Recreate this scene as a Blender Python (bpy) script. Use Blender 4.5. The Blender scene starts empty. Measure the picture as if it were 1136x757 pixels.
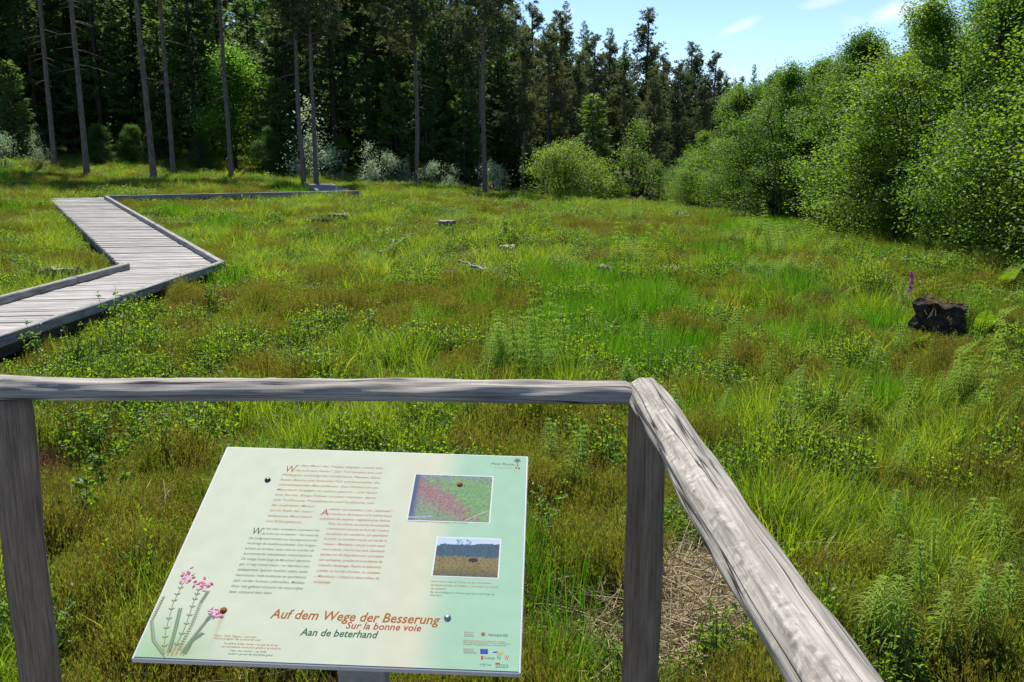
import bpy, math, random
import numpy as np
from mathutils import Vector, noise as mnoise
R = math.radians
rng = np.random.default_rng(7)
random.seed(7)
S = bpy.context.scene
COL = S.collection

# ------------------------------------------------------------------ camera
EYE = np.array([0.0, 0.0, 1.65])
F, CX, CY = 1000.0, 568.0, 378.5
PITCH = math.atan(208 / F)
cp, sp = math.cos(PITCH), math.sin(PITCH)
cam = bpy.data.objects.new('camera', bpy.data.cameras.new('camera'))
COL.objects.link(cam)
cam.location = EYE
cam.rotation_euler = (math.pi / 2 - PITCH, 0, 0)
cam.data.sensor_width = 36
cam.data.lens = 36 * F / 1136
cam.data.clip_end = 3000
cam.data.clip_start = 0.05
S.camera = cam

# ------------------------------------------------------------------ light
SUN_EL, SUN_AZ = R(58), R(-14)          # azimuth measured from +Y, negative = to the left
world = bpy.data.worlds.new('World')
S.world = world
world.use_nodes = True
wn, wl = world.node_tree.nodes, world.node_tree.links
wn.clear()
wout = wn.new('ShaderNodeOutputWorld'); wbg = wn.new('ShaderNodeBackground')
sky = wn.new('ShaderNodeTexSky'); sky.sky_type = 'NISHITA'; sky.sun_disc = False
sky.sun_elevation = SUN_EL; sky.sun_rotation = SUN_AZ
sky.air_density = 1.0; sky.dust_density = 0.1; sky.ozone_density = 3.0; sky.altitude = 1200
wbg.inputs['Strength'].default_value = 0.112
wl.new(wbg.outputs[0], wout.inputs['Surface'])

def wnode(t, **k):
    n = wn.new(t)
    for a, v in k.items(): setattr(n, a, v)
    return n
def wmath(op, a, b=None, c=None):
    n = wnode('ShaderNodeMath', operation=op)
    for i, v in enumerate((a, b, c)):
        if v is None: continue
        if isinstance(v, (int, float)): n.inputs[i].default_value = v
        else: wl.new(v, n.inputs[i])
    return n.outputs[0]
tc = wnode('ShaderNodeTexCoord'); sx = wnode('ShaderNodeSeparateXYZ')
wl.new(tc.outputs['Generated'], sx.inputs[0])
ya = wmath('MAXIMUM', sx.outputs[1], 0.05)
wx = wmath('DIVIDE', sx.outputs[0], ya); wz = wmath('DIVIDE', sx.outputs[2], ya)
cxyz = wnode('ShaderNodeCombineXYZ'); wl.new(wx, cxyz.inputs[0]); wl.new(wz, cxyz.inputs[1])
nz = wnode('ShaderNodeTexNoise'); nz.inputs['Scale'].default_value = 22; nz.inputs['Detail'].default_value = 7
wl.new(cxyz.outputs[0], nz.inputs['Vector'])
total = None
def cloud(px, py, a, b, rot, amp, rag):
    global total
    yu = -(py - CY) / F; Y = cp + sp * yu
    x0, z0 = (px - CX) / F / Y, (-sp + cp * yu) / Y
    dx = wmath('SUBTRACT', wx, x0); dz = wmath('SUBTRACT', wz, z0)
    c, s = math.cos(rot), math.sin(rot)
    u = wmath('ADD', wmath('MULTIPLY', dx, c / a), wmath('MULTIPLY', dz, s / a))
    v = wmath('ADD', wmath('MULTIPLY', dx, -s / b), wmath('MULTIPLY', dz, c / b))
    d = wmath('SQRT', wmath('ADD', wmath('MULTIPLY', u, u), wmath('MULTIPLY', v, v)))
    d = wmath('ADD', d, wmath('MULTIPLY', wmath('SUBTRACT', nz.outputs['Fac'], 0.5), rag))
    m = wnode('ShaderNodeMapRange', interpolation_type='SMOOTHSTEP')
    wl.new(d, m.inputs[0]); m.inputs[1].default_value = 1.05; m.inputs[2].default_value = 0.1
    m.inputs[3].default_value = 0; m.inputs[4].default_value = amp
    total = m.outputs[0] if total is None else wmath('MAXIMUM', total, m.outputs[0])
cloud(817, 31, 0.034, 0.0065, R(24), 0.5, 1.0)
cloud(985, 14, 0.045, 0.017, R(14), 0.85, 1.7)
cloud(912, 3, 0.03, 0.006, R(10), 0.35, 1.5)
cloud(630, 13, 0.012, 0.006, R(5), 0.55, 1.5)
cloud(1060, -30, 0.09, 0.03, R(10), 0.6, 2.0)
cloud(560, -60, 0.16, 0.03, R(-8), 0.4, 2.0)
cloud(200, -110, 0.2, 0.05, R(8), 0.6, 2.0)
mixc = wnode('ShaderNodeMix', data_type='RGBA')
tint = wnode('ShaderNodeMix', data_type='RGBA', blend_type='MULTIPLY'); tint.inputs[0].default_value = 1
wl.new(sky.outputs[0], tint.inputs[6]); tint.inputs[7].default_value = (.84, .87, .94, 1)
wl.new(total, mixc.inputs[0]); wl.new(tint.outputs[2], mixc.inputs[6])
mixc.inputs[7].default_value = (5.9, 6.0, 6.1, 1)
wl.new(mixc.outputs[2], wbg.inputs['Color'])

sun = bpy.data.objects.new('sun', bpy.data.lights.new('sun', 'SUN'))
COL.objects.link(sun)
sun.data.energy = 4.9; sun.data.angle = R(0.53); sun.data.color = (1.0, 0.955, 0.88)
sd = Vector((math.sin(SUN_AZ) * math.cos(SUN_EL), math.cos(SUN_AZ) * math.cos(SUN_EL), math.sin(SUN_EL)))
sun.rotation_euler = sd.to_track_quat('Z', 'Y').to_euler()
sun.location = (0, 0, 50)
vs = S.view_settings
S.display_settings.display_device = 'sRGB'
vs.view_transform = 'Standard'; vs.look = 'None'; vs.gamma = 1; vs.use_curve_mapping = False
vs.exposure = 0.78
S.render.engine = 'CYCLES'
S.cycles.max_bounces = 8; S.cycles.diffuse_bounces = 3; S.cycles.glossy_bounces = 2
S.cycles.transmission_bounces = 4; S.cycles.transparent_max_bounces = 4
S.cycles.caustics_reflective = False; S.cycles.caustics_refractive = False

# ------------------------------------------------------------------ helpers
def tag(o, label=None, cat=None, group=None, kind=None):
    if label: o['label'] = label
    if cat: o['category'] = cat
    if group: o['group'] = group
    if kind: o['kind'] = kind
    return o
def empty(name, loc=(0, 0, 0), rz=0.0):
    o = bpy.data.objects.new(name, None); COL.objects.link(o)
    o.location = loc; o.rotation_euler = (0, 0, rz); o.empty_display_size = 0.1
    return o
def link(o, parent=None):
    COL.objects.link(o)
    if parent is not None: o.parent = parent
    return o
def copy_tree(o, parent=None):
    kids = list(o.children)
    c = o.copy(); COL.objects.link(c); c.parent = parent
    for k in kids: copy_tree(k, c)
    return c

def unit(v): return v / np.maximum(np.linalg.norm(v, axis=-1, keepdims=True), 1e-9)
def frame(d):
    ref = np.where(np.abs(d[..., 2:3]) > 0.9, np.array([1.0, 0, 0]), np.array([0, 0, 1.0]))
    s = unit(np.cross(d, ref)); u = np.cross(s, d)
    return s, u

class MB:
    """collects vertices / faces with material indices, then one mesh"""
    def __init__(s): s.v = []; s.q = []; s.t = []; s.n = 0; s.qm = []; s.tm = []; s.qs = []; s.ts = []
    def add(s, v, quads=None, tris=None, mat=0, smooth=False):
        v = np.asarray(v, float).reshape(-1, 3)
        if quads is not None and len(quads):
            q = np.asarray(quads).reshape(-1, 4) + s.n; s.q.append(q); s.qm.append(np.full(len(q), mat)); s.qs.append(np.full(len(q), smooth))
        if tris is not None and len(tris):
            t = np.asarray(tris).reshape(-1, 3) + s.n; s.t.append(t); s.tm.append(np.full(len(t), mat)); s.ts.append(np.full(len(t), smooth))
        s.v.append(v); s.n += len(v)
    def leaves(s, pos, d, nrm, L, W, mat=0, fold=0.15, belly=0.45):
        """diamond leaves"""
        N = len(pos); L = np.broadcast_to(L, (N,))[:, None]; W = np.broadcast_to(W, (N,))[:, None]
        side = unit(np.cross(d, nrm)); up = np.cross(side, d)
        a = pos; b = pos + d * L * belly - side * W / 2 + up * W * fold
        c = pos + d * L; e = pos + d * L * belly + side * W / 2 + up * W * fold
        v = np.stack([a, b, c, e], 1)
        s.add(v, quads=np.arange(4 * N).reshape(N, 4), mat=mat)
    def ribbons(s, P, W, side, mat=0):
        N, K, _ = P.shape; W = np.broadcast_to(W, (N, K))[..., None]
        sd_ = side[:, None, :]
        v = np.stack([P - sd_ * W / 2, P + sd_ * W / 2], 2)      # N,K,2,3
        base = (np.arange(N) * K * 2)[:, None]; k = np.arange(K - 1)[None, :]
        q = np.stack([base + 2 * k, base + 2 * k + 1, base + 2 * k + 3, base + 2 * k + 2], -1)
        s.add(v, quads=q, mat=mat)
    def tubes(s, P, Rd, sides=5, mat=0, cap=False):
        P = np.asarray(P, float)
        if P.ndim == 2: P = P[None]
        N, K, _ = P.shape; Rd = np.broadcast_to(Rd, (N, K))
        d = unit(P[:, -1] - P[:, 0]); a, b = frame(d)
        th = np.arange(sides) * 2 * np.pi / sides
        ring = np.cos(th)[None, :, None] * a[:, None] + np.sin(th)[None, :, None] * b[:, None]
        v = P[:, :, None] + ring[:, None] * Rd[:, :, None, None]
        base = (np.arange(N) * K * sides)[:, None, None]; k = np.arange(K - 1)[None, :, None]; j = np.arange(sides)[None, None, :]
        j2 = (j + 1) % sides
        q = np.stack(np.broadcast_arrays(base + k * sides + j, base + k * sides + j2, base + (k + 1) * sides + j2, base + (k + 1) * sides + j), -1)
        s.add(v, quads=q, mat=mat, smooth=True)
        if cap:
            for n in range(N):
                for kk, sgn in ((0, -1), (K - 1, 1)):
                    c = P[n, kk][None]; rv = v[n, kk]
                    idx = [[0, 1 + jj, 1 + (jj + 1) % sides][::sgn] for jj in range(sides)]
                    s.add(np.concatenate([c, rv]), tris=idx, mat=mat)
    def box(s, c, ax, ay, az, mat=0):
        """c centre, ax/ay/az half vectors"""
        c, ax, ay, az = (np.asarray(q, float) for q in (c, ax, ay, az))
        v = [c + i * ax + j * ay + k * az for k in (-1, 1) for j in (-1, 1) for i in (-1, 1)]
        s.add(v, quads=[[0, 2, 3, 1], [4, 5, 7, 6], [0, 1, 5, 4], [2, 6, 7, 3], [0, 4, 6, 2], [1, 3, 7, 5]], mat=mat)
    def mesh(s, name, mats):
        me = bpy.data.meshes.new(name)
        v = np.concatenate(s.v); me.vertices.add(len(v)); me.vertices.foreach_set('co', v.astype(np.float32).ravel())
        q = np.concatenate(s.q) if s.q else np.zeros((0, 4), int); t = np.concatenate(s.t) if s.t else np.zeros((0, 3), int)
        loops = np.concatenate([q.ravel(), t.ravel()])
        me.loops.add(len(loops)); me.loops.foreach_set('vertex_index', loops.astype(np.int32))
        starts = np.concatenate([np.arange(len(q)) * 4, len(q) * 4 + np.arange(len(t)) * 3])
        me.polygons.add(len(starts)); me.polygons.foreach_set('loop_start', starts.astype(np.int32))
        mi = np.concatenate((s.qm + s.tm) or [[]]); me.polygons.foreach_set('material_index', mi.astype(np.int32))
        sm = np.concatenate((s.qs + s.ts) or [[]]); me.polygons.foreach_set('use_smooth', sm.astype(bool))
        for m in (mats if isinstance(mats, (list, tuple)) else [mats]): me.materials.append(m)
        me.update(calc_edges=True); me.validate()
        return me
    def build(s, name, mats, parent=None):
        return link(bpy.data.objects.new(name, s.mesh(name, mats)), parent)

# value noise
def vnoise(x, y, seed=0):
    xi, yi = np.floor(x).astype(np.int64), np.floor(y).astype(np.int64); fx, fy = x - xi, y - yi
    fx = fx * fx * (3 - 2 * fx); fy = fy * fy * (3 - 2 * fy)
    def h(a, b):
        n = (a * 374761393 + b * 668265263 + seed * 974711) & 0xffffffff
        n = ((n ^ (n >> 13)) * 1274126177) & 0xffffffff
        return ((n ^ (n >> 16)) & 0xffff) / 65535.0
    return (h(xi, yi) * (1 - fx) + h(xi + 1, yi) * fx) * (1 - fy) + (h(xi, yi + 1) * (1 - fx) + h(xi + 1, yi + 1) * fx) * fy
def fbm(x, y, sc=1.0, seed=0, o=4):
    x = np.asarray(x, float) / sc; y = np.asarray(y, float) / sc; a, t, w = 1.0, 0, 0
    for i in range(o): t = t + a * vnoise(x * 2 ** i + 17.3 * i, y * 2 ** i + 5.1 * i, seed + i); w += a; a *= .5
    return t / w

# ------------------------------------------------------------------ pixel / ground
def at(px, py, D):
    yu = -(py - CY) / F; X = (px - CX) / F; Y = cp + sp * yu; Z = -sp + cp * yu
    t = D / Y
    return np.array([X * t, D, EYE[2] + Z * t])
CTRL = [(0, 1, -.42), (0, 3.4, -.42), (-3, 3, -.42), (3, 3.4, -.42), (-8, 3, -.4), (9, 4, -.5), (-5, 9, -.42), (-5, 14, -.38), (-9, 14, -.35), (0, 9, -.45), (5, 9, -.48),
        (-8, 19, -.2), (-12.5, 26, .2), (-5.6, 30.5, .13), (-20, 26, .35), (-8.5, 40, .15), (0, 22, -.15), (6, 18, -.3), (-16, 16, 0.0)]
for q in [(97, 200, 42), (170, 201, 42), (257, 198, 47), (350, 207, 42), (463, 208, 48), (540, 218, 42), (630, 229, 46), (760, 236, 36), (880, 262, 23),
          (1000, 282, 18), (1136, 303, 14.5), (700, 226, 58), (20, 188, 44), (30, 165, 66), (200, 170, 66), (420, 190, 66), (600, 212, 74), (800, 225, 62)]:
    CTRL.append(tuple(at(*q)))
CTRL += [(30, 30, -.6), (24, 12, -.4), (45, 60, -1), (-60, 100, 9), (0, 100, 4.5), (35, 110, 4), (60, 100, 3), (-50, 40, 3), (-30, 5, .3), (30, -5, -.6), (0, -20, -.6), (-30, -20, -.3), (0, 140, 6), (-100, 150, 14), (100, 150, 6)]
CT = np.array(CTRL, float)
def _phi(r): return np.where(r > 1e-6, r * r * np.log(np.maximum(r, 1e-6)), 0)
_n = len(CT)
_K = _phi(np.linalg.norm(CT[:, None, :2] - CT[None, :, :2], axis=-1) / 10) + np.eye(_n) * 0.02
_Pm = np.hstack([np.ones((_n, 1)), CT[:, :2] / 10])
_A = np.block([[_K, _Pm], [_Pm.T, np.zeros((3, 3))]])
_W = np.linalg.solve(_A, np.concatenate([CT[:, 2], np.zeros(3)]))
def gz(x, y, bumps=True):
    x = np.atleast_1d(np.asarray(x, float)); y = np.atleast_1d(np.asarray(y, float))
    xx, yy = np.clip(x, -110, 110), np.clip(y, -30, 150)
    out = np.empty(len(xx))
    for i in range(0, len(xx), 20000):
        a, b = xx[i:i + 20000], yy[i:i + 20000]
        r = np.hypot(a[:, None] - CT[None, :, 0], b[:, None] - CT[None, :, 1]) / 10
        out[i:i + 20000] = _phi(r) @ _W[:_n] + _W[_n] + _W[_n + 1] * a / 10 + _W[_n + 2] * b / 10
    out = np.clip(out, -3, 18)
    if bumps: out = out + (fbm(x, y, 1.3, 3) - .5) * .24 + (fbm(x, y, .35, 9, 3) - .5) * .05
    return out
def gp(px, D, dz=0.0):
    """ground point seen in picture column px at distance D"""
    z = -.4; X = 0
    for _ in range(4):
        X = (px - CX) / F * (D * cp + (EYE[2] - z) * sp); z = float(gz(X, D)[0])
    return np.array([X, D, z + dz])
def gpix(px, py):
    """ground point hit by the ray through a pixel"""
    best = None
    for D in np.concatenate([np.arange(2.5, 20, .05), np.arange(20, 80, .2)]):
        p = at(px, py, D)
        if p[2] <= gz(p[0], p[1])[0] + .05: return np.array([p[0], p[1], gz(p[0], p[1])[0]])
    return gp(px, 60)
def topix(P):
    P = np.atleast_2d(P); r = P - EYE
    dep = r[:, 1] * cp - r[:, 2] * sp; up = r[:, 1] * sp + r[:, 2] * cp
    return CX + F * r[:, 0] / dep, CY - F * up / dep

# ------------------------------------------------------------------ materials
def newmat(name):
    m = bpy.data.materials.new(name); m.use_nodes = True; m.node_tree.nodes.clear(); return m, m.node_tree.nodes, m.node_tree.links
def ramp(N, stops):
    r = N.new('ShaderNodeValToRGB'); e = r.color_ramp.elements
    while len(e) < len(stops): e.new(0.5)
    for i, (p, c) in enumerate(stops): e[i].position = p; e[i].color = (*c, 1)
    return r
def leafmat(name, cols, trans=None, tf=0.4, rough=0.5, spec=0.35, wobj=.4):
    """cols: colour stops over random-per-leaf; trans: tint of light coming through"""
    m, N, L = newmat(name)
    g = N.new('ShaderNodeNewGeometry'); oi = N.new('ShaderNodeObjectInfo')
    mx = N.new('ShaderNodeMath'); mx.operation = 'MULTIPLY_ADD'
    L.new(g.outputs['Random Per Island'], mx.inputs[0]); mx.inputs[1].default_value = 1 - wobj
    m2 = N.new('ShaderNodeMath'); m2.operation = 'MULTIPLY'; L.new(oi.outputs['Random'], m2.inputs[0]); m2.inputs[1].default_value = wobj
    L.new(m2.outputs[0], mx.inputs[2])
    r = ramp(N, cols); L.new(mx.outputs[0], r.inputs[0])
    p = N.new('ShaderNodeBsdfPrincipled'); p.inputs['Roughness'].default_value = rough; p.inputs['Specular IOR Level'].default_value = spec
    L.new(r.outputs[0], p.inputs['Base Color'])
    out = N.new('ShaderNodeOutputMaterial')
    if tf > 0:
        t = N.new('ShaderNodeBsdfTranslucent'); mc = N.new('ShaderNodeMix'); mc.data_type = 'RGBA'; mc.blend_type = 'MULTIPLY'; mc.inputs[0].default_value = 1
        L.new(r.outputs[0], mc.inputs[6]); mc.inputs[7].default_value = (*(trans or (2.2, 2.0, 0.9)), 1)
        L.new(mc.outputs[2], t.inputs[0])
        ms = N.new('ShaderNodeMixShader'); ms.inputs[0].default_value = tf
        L.new(p.outputs[0], ms.inputs[1]); L.new(t.outputs[0], ms.inputs[2]); L.new(ms.outputs[0], out.inputs[0])
    else: L.new(p.outputs[0], out.inputs[0])
    return m
def woodmat(name, c0, c1, c2, axis=0, scale=1.0, crack=0.5, patch=0.0, rough=.8, bump=.5, planks=False):
    """weathered timber; grain runs along the UV x direction (metres)"""
    m, N, L = newmat(name)
    uv = N.new('ShaderNodeUVMap'); oi = N.new('ShaderNodeObjectInfo')
    mp = N.new('ShaderNodeMapping'); mp.inputs['Scale'].default_value = (1.8 * scale, 62 * scale, 1)
    L.new(uv.outputs[0], mp.inputs[0])
    n1 = N.new('ShaderNodeTexNoise'); n1.inputs['Scale'].default_value = 2.2; n1.inputs['Detail'].default_value = 8; n1.inputs['Roughness'].default_value = .65; n1.inputs['Distortion'].default_value = .12
    L.new(mp.outputs[0], n1.inputs['Vector'])
    r = ramp(N, [(.32, c0), (.5, c1), (.7, c2)]); L.new(n1.outputs['Fac'], r.inputs[0])
    mp2 = N.new('ShaderNodeMapping'); mp2.inputs['Scale'].default_value = (1.5 * scale, 8 * scale, 1); L.new(uv.outputs[0], mp2.inputs[0])
    n2 = N.new('ShaderNodeTexNoise'); n2.inputs['Scale'].default_value = 3; n2.inputs['Detail'].default_value = 5; L.new(mp2.outputs[0], n2.inputs['Vector'])
    mm = N.new('ShaderNodeMapRange'); mm.inputs[1].default_value = .3; mm.inputs[2].default_value = .7; mm.inputs[3].default_value = .66; mm.inputs[4].default_value = 1.15; L.new(n2.outputs['Fac'], mm.inputs[0])
    ml = N.new('ShaderNodeMix'); ml.data_type = 'RGBA'; ml.blend_type = 'MULTIPLY'; ml.inputs[0].default_value = 1
    L.new(r.outputs[0], ml.inputs[6]); L.new(mm.outputs[0], ml.inputs[7])
    col = ml.outputs[2]
    if patch > 0:
        mp3 = N.new('ShaderNodeMapping'); mp3.inputs['Scale'].default_value = (5, 18, 1); L.new(uv.outputs[0], mp3.inputs[0])
        n3 = N.new('ShaderNodeTexNoise'); n3.inputs['Scale'].default_value = 2.2; n3.inputs['Detail'].default_value = 9; n3.inputs['Roughness'].default_value = .7; n3.inputs['Distortion'].default_value = 1.2; L.new(mp3.outputs[0], n3.inputs['Vector'])
        at_ = N.new('ShaderNodeAttribute'); at_.attribute_name = 'patch'
        ad = N.new('ShaderNodeMath'); ad.operation = 'MULTIPLY'; L.new(n3.outputs['Fac'], ad.inputs[0]); L.new(at_.outputs['Fac'], ad.inputs[1])
        mr = N.new('ShaderNodeMapRange'); mr.inputs[1].default_value = .49; mr.inputs[2].default_value = .6; mr.inputs[4].default_value = .55; L.new(ad.outputs[0], mr.inputs[0])
        pr = ramp(N, [(.36, (.12, .095, .07)), (.45, (.27, .235, .185)), (.55, (.44, .41, .35)), (.7, (.56, .53, .46))]); 
        n4 = N.new('ShaderNodeTexNoise'); n4.inputs['Scale'].default_value = 60; n4.inputs['Detail'].default_value = 4; L.new(uv.outputs[0], n4.inputs['Vector']); L.new(n4.outputs['Fac'], pr.inputs[0])
        mq = N.new('ShaderNodeMix'); mq.data_type = 'RGBA'; L.new(mr.outputs[0], mq.inputs[0]); L.new(col, mq.inputs[6]); L.new(pr.outputs[0], mq.inputs[7]); col = mq.outputs[2]
    # drying cracks: thin dark lines along the grain
    mp4 = N.new('ShaderNodeMapping'); mp4.inputs['Scale'].default_value = (.38 * scale, 17 * scale, 1); L.new(uv.outputs[0], mp4.inputs[0])
    n5 = N.new('ShaderNodeTexNoise'); n5.inputs['Scale'].default_value = 1.6; n5.inputs['Detail'].default_value = 4; n5.inputs['Roughness'].default_value = .4; L.new(mp4.outputs[0], n5.inputs['Vector'])
    sb = N.new('ShaderNodeMath'); sb.operation = 'SUBTRACT'; L.new(n5.outputs['Fac'], sb.inputs[0]); sb.inputs[1].default_value = .5
    ab = N.new('ShaderNodeMath'); ab.operation = 'ABSOLUTE'; L.new(sb.outputs[0], ab.inputs[0])
    cr = N.new('ShaderNodeMapRange'); cr.inputs[1].default_value = .003; cr.inputs[2].default_value = .012; cr.inputs[3].default_value = 1 - crack; cr.inputs[4].default_value = 1; L.new(ab.outputs[0], cr.inputs[0])
    mc = N.new('ShaderNodeMix'); mc.data_type = 'RGBA'; mc.blend_type = 'MULTIPLY'; mc.inputs[0].default_value = 1; L.new(col, mc.inputs[6]); L.new(cr.outputs[0], mc.inputs[7]); col = mc.outputs[2]
    if planks:   # every board has its own tone
        g = N.new('ShaderNodeNewGeometry'); mr2 = N.new('ShaderNodeMapRange'); mr2.inputs[3].default_value = .7; mr2.inputs[4].default_value = 1.2; L.new(g.outputs['Random Per Island'], mr2.inputs[0])
        md = N.new('ShaderNodeMix'); md.data_type = 'RGBA'; md.blend_type = 'MULTIPLY'; md.inputs[0].default_value = 1; L.new(col, md.inputs[6]); L.new(mr2.outputs[0], md.inputs[7]); col = md.outputs[2]
    p = N.new('ShaderNodeBsdfPrincipled'); p.inputs['Roughness'].default_value = rough; p.inputs['Specular IOR Level'].default_value = .3; L.new(col, p.inputs['Base Color'])
    hm = N.new('ShaderNodeMath'); hm.operation = 'MULTIPLY'; L.new(n1.outputs['Fac'], hm.inputs[0]); L.new(cr.outputs[0], hm.inputs[1])
    b = N.new('ShaderNodeBump'); b.inputs['Strength'].default_value = bump; b.inputs['Distance'].default_value = .006; L.new(hm.outputs[0], b.inputs['Height']); L.new(b.outputs[0], p.inputs['Normal'])
    out = N.new('ShaderNodeOutputMaterial'); L.new(p.outputs[0], out.inputs[0])
    return m
def noisemat(name, stops, scale=8, detail=6, rough=.9, bump=.4, stretch=(1, 1, 1), dist=.02, spec=.2, metal=0):
    m, N, L = newmat(name)
    t = N.new('ShaderNodeTexCoord'); mp = N.new('ShaderNodeMapping'); mp.inputs['Scale'].default_value = stretch; L.new(t.outputs['Object'], mp.inputs[0])
    n = N.new('ShaderNodeTexNoise'); n.inputs['Scale'].default_value = scale; n.inputs['Detail'].default_value = detail; n.inputs['Roughness'].default_value = .65; L.new(mp.outputs[0], n.inputs['Vector'])
    r = ramp(N, stops); L.new(n.outputs['Fac'], r.inputs[0])
    p = N.new('ShaderNodeBsdfPrincipled'); p.inputs['Roughness'].default_value = rough; p.inputs['Specular IOR Level'].default_value = spec; p.inputs['Metallic'].default_value = metal; L.new(r.outputs[0], p.inputs['Base Color'])
    b = N.new('ShaderNodeBump'); b.inputs['Strength'].default_value = bump; b.inputs['Distance'].default_value = dist; L.new(n.outputs['Fac'], b.inputs['Height']); L.new(b.outputs[0], p.inputs['Normal'])
    out = N.new('ShaderNodeOutputMaterial'); L.new(p.outputs[0], out.inputs[0])
    return m
def attrmat(name, rough=.35, spec=.5, coat=0.0):
    m, N, L = newmat(name)
    a = N.new('ShaderNodeVertexColor'); a.layer_name = 'Col'
    p = N.new('ShaderNodeBsdfPrincipled'); p.inputs['Roughness'].default_value = rough; p.inputs['Specular IOR Level'].default_value = spec; p.inputs['Coat Weight'].default_value = coat; p.inputs['Coat Roughness'].default_value = .15
    L.new(a.outputs[0], p.inputs['Base Color']); out = N.new('ShaderNodeOutputMaterial'); L.new(p.outputs[0], out.inputs[0]); return m
def flatmat(name, c, rough=.5, spec=.4, metal=0):
    m, N, L = newmat(name); p = N.new('ShaderNodeBsdfPrincipled'); p.inputs['Base Color'].default_value = (*c, 1); p.inputs['Roughness'].default_value = rough
    p.inputs['Specular IOR Level'].default_value = spec; p.inputs['Metallic'].default_value = metal
    out = N.new('ShaderNodeOutputMaterial'); L.new(p.outputs[0], out.inputs[0]); return m

M = {}
M['grass'] = leafmat('grass_blade', [(0, (.06, .125, .012)), (.35, (.105, .175, .014)), (.7, (.165, .225, .024)), (.93, (.25, .245, .055)), (1, (.45, .38, .18))], tf=.52, trans=(2.2, 2.15, .7), rough=.5, spec=.22)
M['rush'] = leafmat('rush_blade', [(0, (.03, .09, .008)), (.5, (.055, .14, .012)), (.85, (.1, .19, .018)), (1, (.2, .18, .06))], tf=.5, trans=(2.2, 2.4, .6), rough=.5, spec=.22)
M['heath'] = leafmat('heather_sprig', [(0, (.09, .062, .026)), (.3, (.13, .11, .034)), (.6, (.16, .158, .038)), (.9, (.22, .22, .05)), (1, (.28, .17, .07))], tf=.4, trans=(1.9, 1.85, .7), rough=.8, spec=.1)
M['heathg'] = leafmat('green_heather_sprig', [(0, (.08, .095, .02)), (.5, (.13, .17, .028)), (1, (.22, .25, .045))], tf=.42, trans=(2.0, 2.1, .7), rough=.8, spec=.1)
M['bil'] = leafmat('bilberry_leaf', [(0, (.07, .14, .014)), (.5, (.13, .21, .02)), (.93, (.21, .28, .035)), (1, (.4, .2, .06))], tf=.5, trans=(2.1, 2.2, .5), rough=.55, spec=.2)
M['straw'] = leafmat('dead_grass', [(0, (.22, .16, .08)), (.5, (.4, .32, .17)), (1, (.58, .49, .3))], tf=.2, trans=(1.2, 1.1, .9), rough=.7)
M['rust'] = leafmat('rusty_moss', [(0, (.14, .08, .045)), (.5, (.24, .15, .085)), (1, (.32, .26, .12))], tf=.2, trans=(1.4, 1.1, .8), rough=.8, spec=.1)
M['horse'] = leafmat('horsetail_green', [(0, (.12, .22, .025)), (.6, (.19, .29, .038)), (1, (.27, .36, .06))], tf=.45, trans=(1.9, 1.9, .55), rough=.7, spec=.1)
M['fern'] = leafmat('fern_green', [(0, (.09, .165, .018)), (.6, (.145, .23, .026)), (1, (.22, .3, .045))], tf=.42, trans=(1.6, 1.7, .5), rough=.75, spec=.08)
M['sap'] = leafmat('sapling_leaf', [(0, (.06, .14, .02)), (.5, (.11, .2, .028)), (1, (.21, .29, .045))], tf=.48, trans=(2.2, 2.1, .6), rough=.45, spec=.32)
M['alder'] = leafmat('alder_leaf', [(0, (.03, .08, .018)), (.45, (.052, .12, .022)), (.75, (.09, .165, .026)), (1, (.15, .23, .03))], wobj=.55, tf=.44, trans=(2.5, 2.4, .5), rough=.5, spec=.24)
M['birch'] = leafmat('young_leaf', [(0, (.06, .13, .02)), (.5, (.1, .18, .03)), (1, (.17, .25, .045))], tf=.46, trans=(2.2, 2.1, .5), rough=.5, spec=.3)
M['willow'] = leafmat('grey_willow_leaf', [(0, (.18, .24, .14)), (.5, (.3, .38, .24)), (1, (.52, .58, .43))], tf=.35, trans=(1.4, 1.5, 1.0), rough=.55, spec=.2)
M['maple'] = leafmat('maple_leaf', [(0, (.06, .15, .018)), (.5, (.1, .21, .025)), (1, (.16, .27, .035))], tf=.48, trans=(2.1, 2.1, .5), rough=.5)
M['spruce'] = leafmat('spruce_needles', [(0, (.04, .068, .03)), (.5, (.065, .115, .042)), (.9, (.1, .17, .05)), (1, (.15, .22, .06))], tf=.45, trans=(2.1, 2.2, .8), rough=.6, spec=.25)
M['pine'] = leafmat('pine_needles', [(0, (.055, .075, .04)), (.5, (.085, .108, .055)), (.9, (.13, .15, .065)), (1, (.2, .15, .08))], tf=.32, trans=(1.8, 1.8, .9), rough=.6, spec=.2)
M['bark_pine'] = noisemat('pine_bark', [(.3, (.05, .04, .034)), (.5, (.15, .12, .1)), (.7, (.27, .2, .165))], scale=7, stretch=(3, 3, .6), bump=.8, dist=.03)
M['bark_dark'] = noisemat('dark_bark', [(.3, (.02, .017, .014)), (.55, (.055, .045, .038)), (.75, (.1, .085, .07))], scale=9, stretch=(3, 3, .7), bump=.6)
M['stem'] = noisemat('twig_bark', [(.3, (.05, .04, .03)), (.7, (.14, .11, .08))], scale=30)
M['rail'] = woodmat('weathered_round_timber', (.15, .13, .105), (.29, .262, .222), (.43, .395, .34), crack=.92, patch=1.0, bump=.45)
M['post'] = woodmat('dark_weathered_timber', (.115, .085, .06), (.18, .14, .104), (.25, .2, .155), crack=.3, bump=.3, scale=1.5)
M['deck'] = woodmat('grey_deck_boards', (.18, .165, .145), (.33, .308, .28), (.47, .445, .41), scale=.8, crack=.35, planks=True)
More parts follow.
